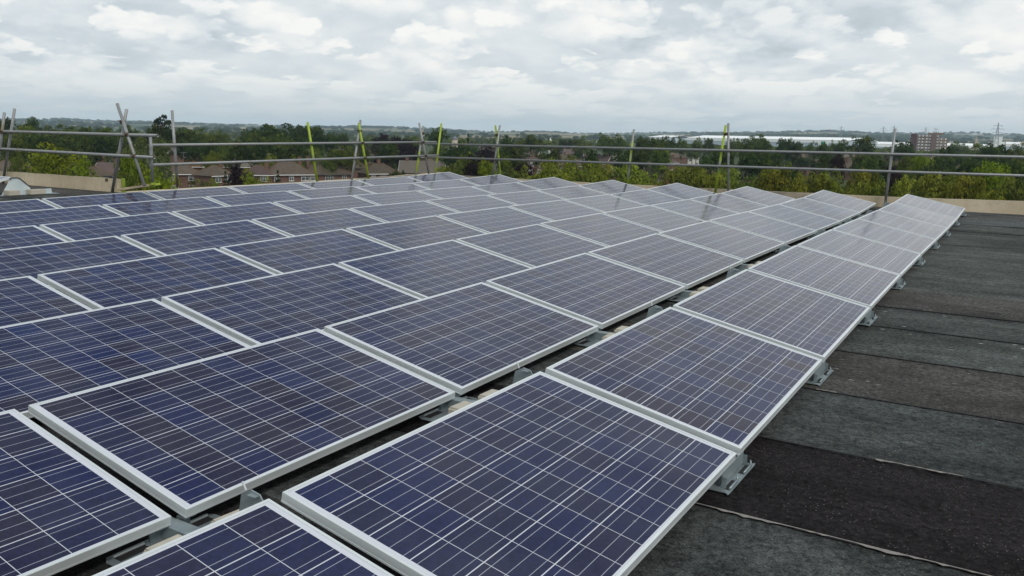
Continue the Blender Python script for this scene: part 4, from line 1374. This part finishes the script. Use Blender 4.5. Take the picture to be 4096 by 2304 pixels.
def window(parent, x, z, wd, ht, y, nx=2, top=True, rot=None):
    mb = MB()
    t_ = .07
    mb.box(x - wd / 2, x - wd / 2 + t_, y - .05, y + .03, z, z + ht)
    mb.box(x + wd / 2 - t_, x + wd / 2, y - .05, y + .03, z, z + ht)
    mb.box(x - wd / 2 + t_, x + wd / 2 - t_, y - .049, y + .03, z, z + t_)
    mb.box(x - wd / 2 + t_, x + wd / 2 - t_, y - .049, y + .03, z + ht - t_, z + ht)
    for i in range(1, nx):
        xx = x - wd / 2 + wd * i / nx
        mb.box(xx - .03, xx + .03, y - .046, y + .02, z + t_, z + ht - t_)
    if top:
        mb.box(x - wd / 2 + t_, x + wd / 2 - t_, y - .044, y + .015, z + ht * .68, z + ht * .68 + .05)
    mb.box(x - wd / 2 - .06, x + wd / 2 + .06, y - .10, y + .02, z - .06, z - .002)
    f = mb.build('window', M['white_paint'], parent)
    MB().box(x - wd / 2 + .03, x + wd / 2 - .03, y - .012, y + .01, z + .03, z + ht - .03).build('pane', M['glass'], f)
    return f


def house(x, y, rot, W, D, typ, rk, wi, hr=None, red=False, seed=0):
    g_ = random.Random(seed)
    o = empty('house', (x, y, ZG), R(rot))
    he = 5.0
    hw, hd = W / 2, D / 2
    wall = 'render_wall' if rk == 'w' else ('red_brick' if red else 'brick')
    if typ == 'gab':
        hr = hr or min(D * .36, 3.0)
        mb = MB().prism([(-hd, 0), (hd, 0), (hd, he), (0, he + hr), (-hd, he)], -hw, hw, 'x')
        mb.build('wall', M[wall], o)
        ov, th = .3, .14
        k = hr / hd
        rf = MB()
        for s in (-1, 1):
            rf.prism([(s * (hd + ov), he - ov * k + .03), (0, he + hr + .03), (0, he + hr + .03 + th), (s * (hd + ov), he - ov * k + .03 + th)], -hw - .25, hw + .25, 'x')
        roof_ = rf.build('roof', M[RK[rk]], o)
        bb = MB()
        for sx in (-1, 1):
            for s in (-1, 1):
                bb.prism([(s * (hd + ov + .02), he - ov * k - .12), (0, he + hr - .12), (0, he + hr + .14), (s * (hd + ov + .02), he - ov * k + .14)], sx * (hw + .255), sx * (hw + .30), 'x')
        bb.build('bargeboard', M['white_paint'], o)
    elif typ == 'flat':
        he = 7.0
        hr = .4
        MB().box(-hw, hw, -hd, hd, 0, he).build('wall', M[wall], o)
        roof_ = MB().box(-hw - .2, hw + .2, -hd - .2, hd + .2, he + .002, he + .35).build('roof', M['tile_grey'], o)
    else:
        hr = hr or min(D, W) * .36
        MB().box(-hw, hw, -hd, hd, 0, he).build('wall', M[wall], o)
        ov = .4
        a, b = hw + ov, hd + ov
        z0 = he - .1
        if W >= D:
            rl = max(a - b * .92, .35)
            rv = [(-rl, 0, he + hr), (rl, 0, he + hr)]
            fs = [(0, 1, 5, 4), (1, 2, 5), (2, 3, 4, 5), (3, 0, 4)]
        else:
            rl = max(b - a * .92, .35)
            rv = [(0, -rl, he + hr), (0, rl, he + hr)]
            fs = [(0, 1, 4), (1, 2, 5, 4), (2, 3, 5), (3, 0, 4, 5)]
        vs = [(-a, -b, z0), (a, -b, z0), (a, b, z0), (-a, b, z0)] + rv
        roof_ = MB().add(vs, fs + [(0, 3, 2, 1)]).build('roof', M[RK[rk]], o)
        # ridge and hip tiles
        hp = MB()
        for i, j_ in ((4, 5), (0, 4), (1, 5 if W >= D else 4), (2, 5), (3, 4 if W >= D else 5)):
            hp.tube(vs[i], vs[j_], .085, n=6)
        h_ = hp.build('ridge_tiles', M['tile_ochre'] if rk != 'g' else M['tile_grey'], o)
        gt = MB()
        gt.box(-a - .06, a + .06, -b - .10, -b - .01, z0 - .16, z0 + .0)
        gt.box(a + .01, a + .10, -b - .0, b, z0 - .16, z0 + .0)
        gt.build('gutter', M['white_paint'] if g_.random() < .6 else M['dark_frame'], o)
    if typ != 'flat':
        cx_ = g_.choice([-.35, .0, .3]) * W
        ch = MB().box(cx_ - .42, cx_ + .42, -.33, .33, he + hr * .45, he + hr + 1.0)
        ch.box(cx_ - .47, cx_ + .47, -.38, .38, he + hr + .86, he + hr + .96)
        c_ = ch.build('chimney', M['brick'], roof_)
        pt_ = MB().tube((cx_ - .2, 0, he + hr + 1.002), (cx_ - .2, 0, he + hr + 1.35), .11, .09, 8).tube((cx_ + .2, 0, he + hr + 1.002), (cx_ + .2, 0, he + hr + 1.35), .11, .09, 8)
        pt_.build('chimney_pot', M['tile_ochre'], roof_)
        if g_.random() < .6:
            am = MB().tube((cx_ + .5, 0, he + hr + .2), (cx_ + .5, 0, he + hr + 2.8), .025, n=6).tube((cx_ - .3, 0, he + hr + 2.7), (cx_ + 1.2, 0, he + hr + 2.7), .015, n=5)
            for q in range(6):
                am.tube((cx_ - .2 + q * .24, -.25, he + hr + 2.7), (cx_ - .2 + q * .24, .25, he + hr + 2.7), .01, n=4)
            am.build('roof_aerial', M['galvanised'], roof_)
    if wi:
        n = 3 if W > 8.5 else 2
        for i in range(n):
            xx = -hw + W * (i + .5) / n + g_.uniform(-.25, .25)
            window(o, xx, 3.35, g_.choice([1.15, 1.75, 2.0]) if W / n > 2.4 else .95, 1.2, -hd - .002, g_.choice([2, 3]))
            window(o, xx, .9, 1.8 if W / n > 2.4 else .95, 1.35, -hd - .002, 3)
    return o


hn = {}
hs = sorted(HOUSES, key=lambda q: photo_x((q[0], q[1], 0)))
fh = random.Random(31)
extra = []
for i in range(44):
    u = fh.uniform(-.5, .62)
    dd = fh.uniform(340, 640)
    p = CAM + (FW + RT * u) * dd
    extra.append((p.x, p.y, math.degrees(-math.atan2(p.x - CAM.x, p.y - CAM.y)) + fh.uniform(-40, 40), fh.uniform(7, 11), fh.uniform(6, 8), fh.choice(['hip', 'gab', 'gab']), fh.choice('ttpg'), 0))
TN = {'hip': 'hipped house', 'gab': 'gabled house', 'flat': 'long flat building'}
allh = sorted([tuple(q) for q in HOUSES] + extra, key=lambda q: photo_x((q[0], q[1], 0)))
cnt = {}
for q in allh:
    b, bn = bin_of((q[0], q[1], 0))
    dist = math.hypot(q[0] - CAM.x, q[1] - CAM.y)
    band = 'in front rank' if dist < 285 else 'farther back'
    cnt.setdefault((q[5], q[6], band, b), []).append(q)
hi_ = 0
for (ty, rk, band, b), lst in cnt.items():
    for k, q in enumerate(lst):
        hi_ += 1
        o = house(*q[:8], red=(-95 < q[0] < -80 and q[1] < 230), seed=hi_)
        if len(lst) == 1:
            lab = '%s %s, %s, %s' % (RKN[rk], TN[ty], band, BINS[b][1])
        else:
            lab = '%s %s, %s, %s, %s' % (RKN[rk], TN[ty], 'leftmost' if k == 0 else nth(k + 1) + ' from left', band, BINS[b][1])
        tag(o, lab, 'house', 'houses beyond the roof')


# ------------------------------------------------------------------ landmarks
def face_rot(x, y):
    return -math.atan2(x - CAM.x, y - CAM.y)


def shed(name, label, pL, pR, D, hw_, hr_, wallm='grey_clad', ext=None):
    (xl, yl), (xr, yr) = pL, pR
    cx, cy = (xl + xr) / 2, (yl + yr) / 2
    L_ = math.hypot(xr - xl, yr - yl)
    o = empty(name, (cx, cy, ZG), math.atan2(yr - yl, xr - xl))
    MB().box(-L_ / 2, L_ / 2, 0, D, 0, hw_).build('wall', M[wallm], o)
    MB().prism([(-.6, hw_ + .02), (D / 2, hw_ + hr_), (D + .6, hw_ + .02), (D + .6, hw_ + .5), (D / 2, hw_ + hr_ + .5), (-.6, hw_ + .9)], -L_ / 2 - .5, L_ / 2 + .5, 'x').build('roof', M['white_clad'], o)
    fs = MB().box(-L_ / 2 - .3, L_ / 2 + .3, -.5, -.05, hw_ - 3.2, hw_).build('fascia', M['white_clad'], o)
    tag(o, label, 'warehouse')
    return o, L_


wh, L_ = shed('warehouse', 'very long white roofed warehouse on the horizon with a green panel', (-440.4, 1215.3), (-203.2, 1154.9), 90, 16.6, 4.0)
MB().box(L_ / 2 - 36, L_ / 2 - 30, -.9, -.51, 0, 15.5).build('loading_door', M['green_clad'], wh)
MB().box(L_ / 2 - 40, L_ / 2 - 36.1, -.8, -.51, 0, 15.5).build('door_surround', M['white_clad'], wh)
MB().box(L_ / 2 - 29.9, L_ / 2 - 26, -.8, -.51, 0, 15.5).build('door_surround', M['white_clad'], wh)
shed('warehouse', 'small bright white roofed warehouse left of the very long one', (-609.2, 1471.6), (-554.5, 1439.6), 60, 17.0, 3.5)
shed('warehouse', 'lower white warehouse between the very long one and the brick tower block', (-205, 1240), (-60, 1262), 70, 13.0, 3.0)
shed('warehouse', 'pale grey warehouse right of the brick tower block', (-64, 1290), (-45, 1300), 60, 13.5, 2.0)
shed('warehouse', 'white warehouse at the right edge of the horizon', (-36, 1492.5), (60, 1495), 70, 16.5, 3.0)

# block of flats
bx_, by_ = -88.7, 938.4
fb = empty('tower_block', (bx_, by_, ZG), face_rot(bx_, by_) + R(4))
tag(fb, 'brown brick eight storey tower block with banded windows on the right horizon', 'block of flats')
Wb, Hb = 33.0, 24.0
simple('flat_brick', (0.145, 0.095, 0.075), 0.9, 0, .1, .3)
simple('flat_ochre', (0.20, 0.14, 0.09), 0.9, 0, .1, .3)
simple('flat_dark', (0.07, 0.024, 0.028), 0.9, 0, .1, .3)
MB().box(-Wb / 2 + 5, 8, 0, 14, 0, Hb).build('wall', M['flat_brick'], fb)
MB().box(8.002, Wb / 2, 1.5, 13, 0, Hb - 2.6).build('wall', M['flat_ochre'], fb)
MB().box(-Wb / 2, -Wb / 2 + 4.9, -1.5, 12, 0, Hb + .8).build('stair_tower', M['flat_dark'], fb)
MB().box(1.5, 6, -1.0, -.02, 0, Hb + 1.2).build('pilaster', M['flat_brick'], fb)
MB().box(-1, 13, 4, 10, Hb + .02, Hb + 2.0).build('roof_plant', M['flat_ochre'], fb)
am = MB()
for xx, hh in ((4.5, 7), (6, 6), (8, 5), (3, 4.5)):
    am.tube((xx, 6, Hb + 2.0), (xx, 6, Hb + hh), .13, n=6)
am.tube((3.2, 6, Hb + 5.5), (7.6, 6, Hb + 5.5), .1, n=5)
am.tube((3.8, 6, Hb + 6.6), (6.6, 6, Hb + 6.6), .1, n=5)
am.build('roof_aerial', M['pylon_steel'], fb)
for k in range(8):
    z = 1.2 + k * 2.95
    MB().box(-Wb / 2 + 5.2, 1.4, -.22, -.02, z - .1, z + .35).build('balcony_band', M['flat_brick'], fb)
    for x0, x1 in ((-11.0, -8.6), (-8.2, -5.4), (-4.6, -1.8), (-1.4, 1.2), (6.4, 7.9)):
        f = MB().box(x0, x1, -.12, -.012, z + .4, z + 1.75).build('window', M['white_paint'], fb)
        MB().box(x0 + .15, x0 + (x1 - x0) * .55, -.15, -.121, z + .55, z + 1.6).build('pane', M['glass'], f)
    if k < 7:
        for x0, x1 in ((8.6, 11.4), (12.2, 15.4)):
            f = MB().box(x0, x1, 1.38, 1.488, z + .4, z + 1.75).build('window', M['white_paint'], fb)
            MB().box(x0 + .2, x0 + (x1 - x0) * .6, 1.35, 1.379, z + .55, z + 1.6).build('pane', M['glass'], f)

# church with a stone spire
ch = empty('church', (-50.4, 991.5, ZG))
tag(ch, 'stone church spire rising from trees right of the tower block', 'church')
MB().box(-2.6, 2.6, -2.6, 2.6, 0, 13).build('tower', M['stone'], ch)
sp_ = MB()
sp_.add([(2.6 * math.cos(a), 2.6 * math.sin(a), 13.01) for a in [math.pi / 8 + math.pi / 4 * i for i in range(8)]] + [(0, 0, 25.7)], [(i, (i + 1) % 8, 8) for i in range(8)] + [tuple(range(8))[::-1]])
sp_.build('spire', M['stone'], ch)
MB().box(-14, -2.7, -4, 4, 0, 8).prism([(-4.4, 8.01), (4.4, 8.01), (0, 12)], -14.4, -2.75, 'x').build('nave', M['stone'], ch)

# silo block
si = empty('silo_building', (-47.5, 1492, ZG))
tag(si, 'white silo block standing behind the tall pylon', 'industrial building')
MB().box(-5.5, 5.5, 0, 10, 0, 28).build('silo', M['white_clad'], si)
MB().box(-6, 6, -.4, 10.4, 28.01, 30).build('roof_house', M['grey_clad'], si)
MB().box(5.52, 9.5, 2, 9, 0, 20).build('annex', M['white_clad'], si)


def pylon(x, y, H, label, rz):
    o = empty('pylon', (x, y, ZG), rz)
    tag(o, label, 'pylon', 'electricity pylons along the horizon')
    mb = MB()
    bw = H * .085
    lv = [0, .18, .34, .48, .60, .70, .79, .87, .95, 1.0]
    wd = lambda t: bw * (1 - t) ** 1.15 + H * .008
    tk = H * .0035
    for a, b in zip(lv[:-1], lv[1:]):
        for sx in (-1, 1):
            for sy in (-1, 1):
                mb.tube((sx * wd(a), sy * wd(a), a * H), (sx * wd(b), sy * wd(b), b * H), tk * 1.3, n=4)
        for s in (-1, 1):
            mb.tube((-wd(a), s * wd(a), a * H), (wd(b), s * wd(b), b * H), tk, n=4)
            mb.tube((wd(a), s * wd(a), a * H), (-wd(b), s * wd(b), b * H), tk, n=4)
            mb.tube((s * wd(a), -wd(a), a * H), (s * wd(b), wd(b), b * H), tk, n=4)
    mb.build('lattice_mast', M['pylon_steel'], o)
    for t, l in ((.70, .13), (.80, .17), (.90, .12)):
        arm = MB()
        for s in (-1, 1):
            arm.tube((0, 0, t * H), (s * l * H, 0, t * H + .006 * H), tk * 1.2, n=4)
            arm.tube((0, 0, (t + .035) * H), (s * l * H, 0, t * H + .006 * H), tk, n=4)
            arm.tube((s * l * H, 0, t * H), (s * l * H, 0, t * H - .035 * H), tk * 1.2, n=4)
        arm.build('cross_arm', M['pylon_steel'], o)
    return o


pylon(-42.5, 1292.1, 44.3, 'tall dark lattice pylon in front of the white silo block', R(10))
pylon(-320.5, 2270.2, 54.9, 'faint pylon just left of the last steel post', R(15))
pylon(-297.3, 2273.3, 57.0, 'faint pylon directly behind the last steel post', R(15))
pylon(-471.5, 2549.4, 59.5, 'faint lone pylon on the ridge above the very long warehouse', R(15))
pylon(-257.3, 2579.9, 58.7, 'faint pylon rising behind the brick tower block', R(15))
pylon(-898.2, 2644.2, 44.4, 'faint pylon left of the paired lime and grey posts', R(15))

# white lantern spire, lead dome, green needle
ws = empty('white_spire', (-336.2, 605.8, ZG))
tag(ws, 'small pointed white spire among trees right of lime and grey crossed poles', 'spire')
MB().box(-.9, .9, -.9, .9, 0, 10.8).build('tower', M['white_paint'], ws)
MB().add([(-.75, -.75, 11.6), (.75, -.75, 11.6), (.75, .75, 11.6), (-.75, .75, 11.6), (0, 0, 14.5)], [(0, 1, 4), (1, 2, 4), (2, 3, 4), (3, 0, 4), (3, 2, 1, 0)]).build('spire', M['white_paint'], ws)
MB().box(-.6, .6, -.6, .6, 10.81, 11.59).build('belfry', M['dark_frame'], ws)
dm = empty('domed_tower', (-286.8, 401.1, ZG))
tag(dm, 'round tower with grey lead dome among dark trees behind bright lime pole', 'tower')
MB().tube((0, 0, 0), (0, 0, 12.4), 1.7, n=20).build('drum', M['stone'], dm, smooth=True)
dmb = MB()
prev = None
for k in range(7):
    a = k / 7 * math.pi / 2
    b = (k + 1) / 7 * math.pi / 2
    dmb.tube((0, 0, 12.41 + 1.9 * math.sin(a)), (0, 0, 12.41 + 1.9 * math.sin(b)), 1.85 * math.cos(a), max(1.85 * math.cos(b), .05), 20)
dmb.build('dome', M['lead_dome'], dm, smooth=True)
nd = empty('needle_spire', (-452.9, 769.5, ZG))
tag(nd, 'thin pale green needle spire above the far treetops', 'spire')
MB().box(-1.5, 1.5, -1.5, 1.5, 0, 10).build('tower', M['stone'], nd)
MB().tube((0, 0, 10.01), (0, 0, 17.2), .75, .05, 8).build('spire', M['copper_green'], nd)
tw = empty('stone_turret', (-198.4, 429.1, ZG))
tag(tw, 'square stone turret among roofs just left of the dull slanting post', 'tower')
MB().box(-1.6, 1.6, -1.6, 1.6, 0, 12.2).build('tower', M['stone'], tw)
MB().box(-1.8, 1.8, -1.8, 1.8, 12.21, 12.6).box(-1.2, 1.2, -1.2, 1.2, 12.61, 13.6).build('parapet', M['stone'], tw)

# ------------------------------------------------------------------ haze
hz = MB().box(CAM.x - 7400, CAM.x + 7400, CAM.y - 7400, CAM.y + 7400, -45, 125).build('haze', M['white_paint'])
hm = bpy.data.materials.new('haze')
hm.use_nodes = True
ht = NT(hm.node_tree)
ht.n.remove(ht.n['Principled BSDF'])
pv = ht.node('ShaderNodeVolumePrincipled')
pv.inputs['Color'].default_value = (0.66, 0.84, 1.0, 1)
pv.inputs['Density'].default_value = 1.15e-4
pv.inputs['Anisotropy'].default_value = 0.2
ht.l.new(pv.outputs[0], ht.n['Material Output'].inputs['Volume'])
hz.data.materials.clear()
hz.data.materials.append(hm)
tag(hz, kind='stuff')
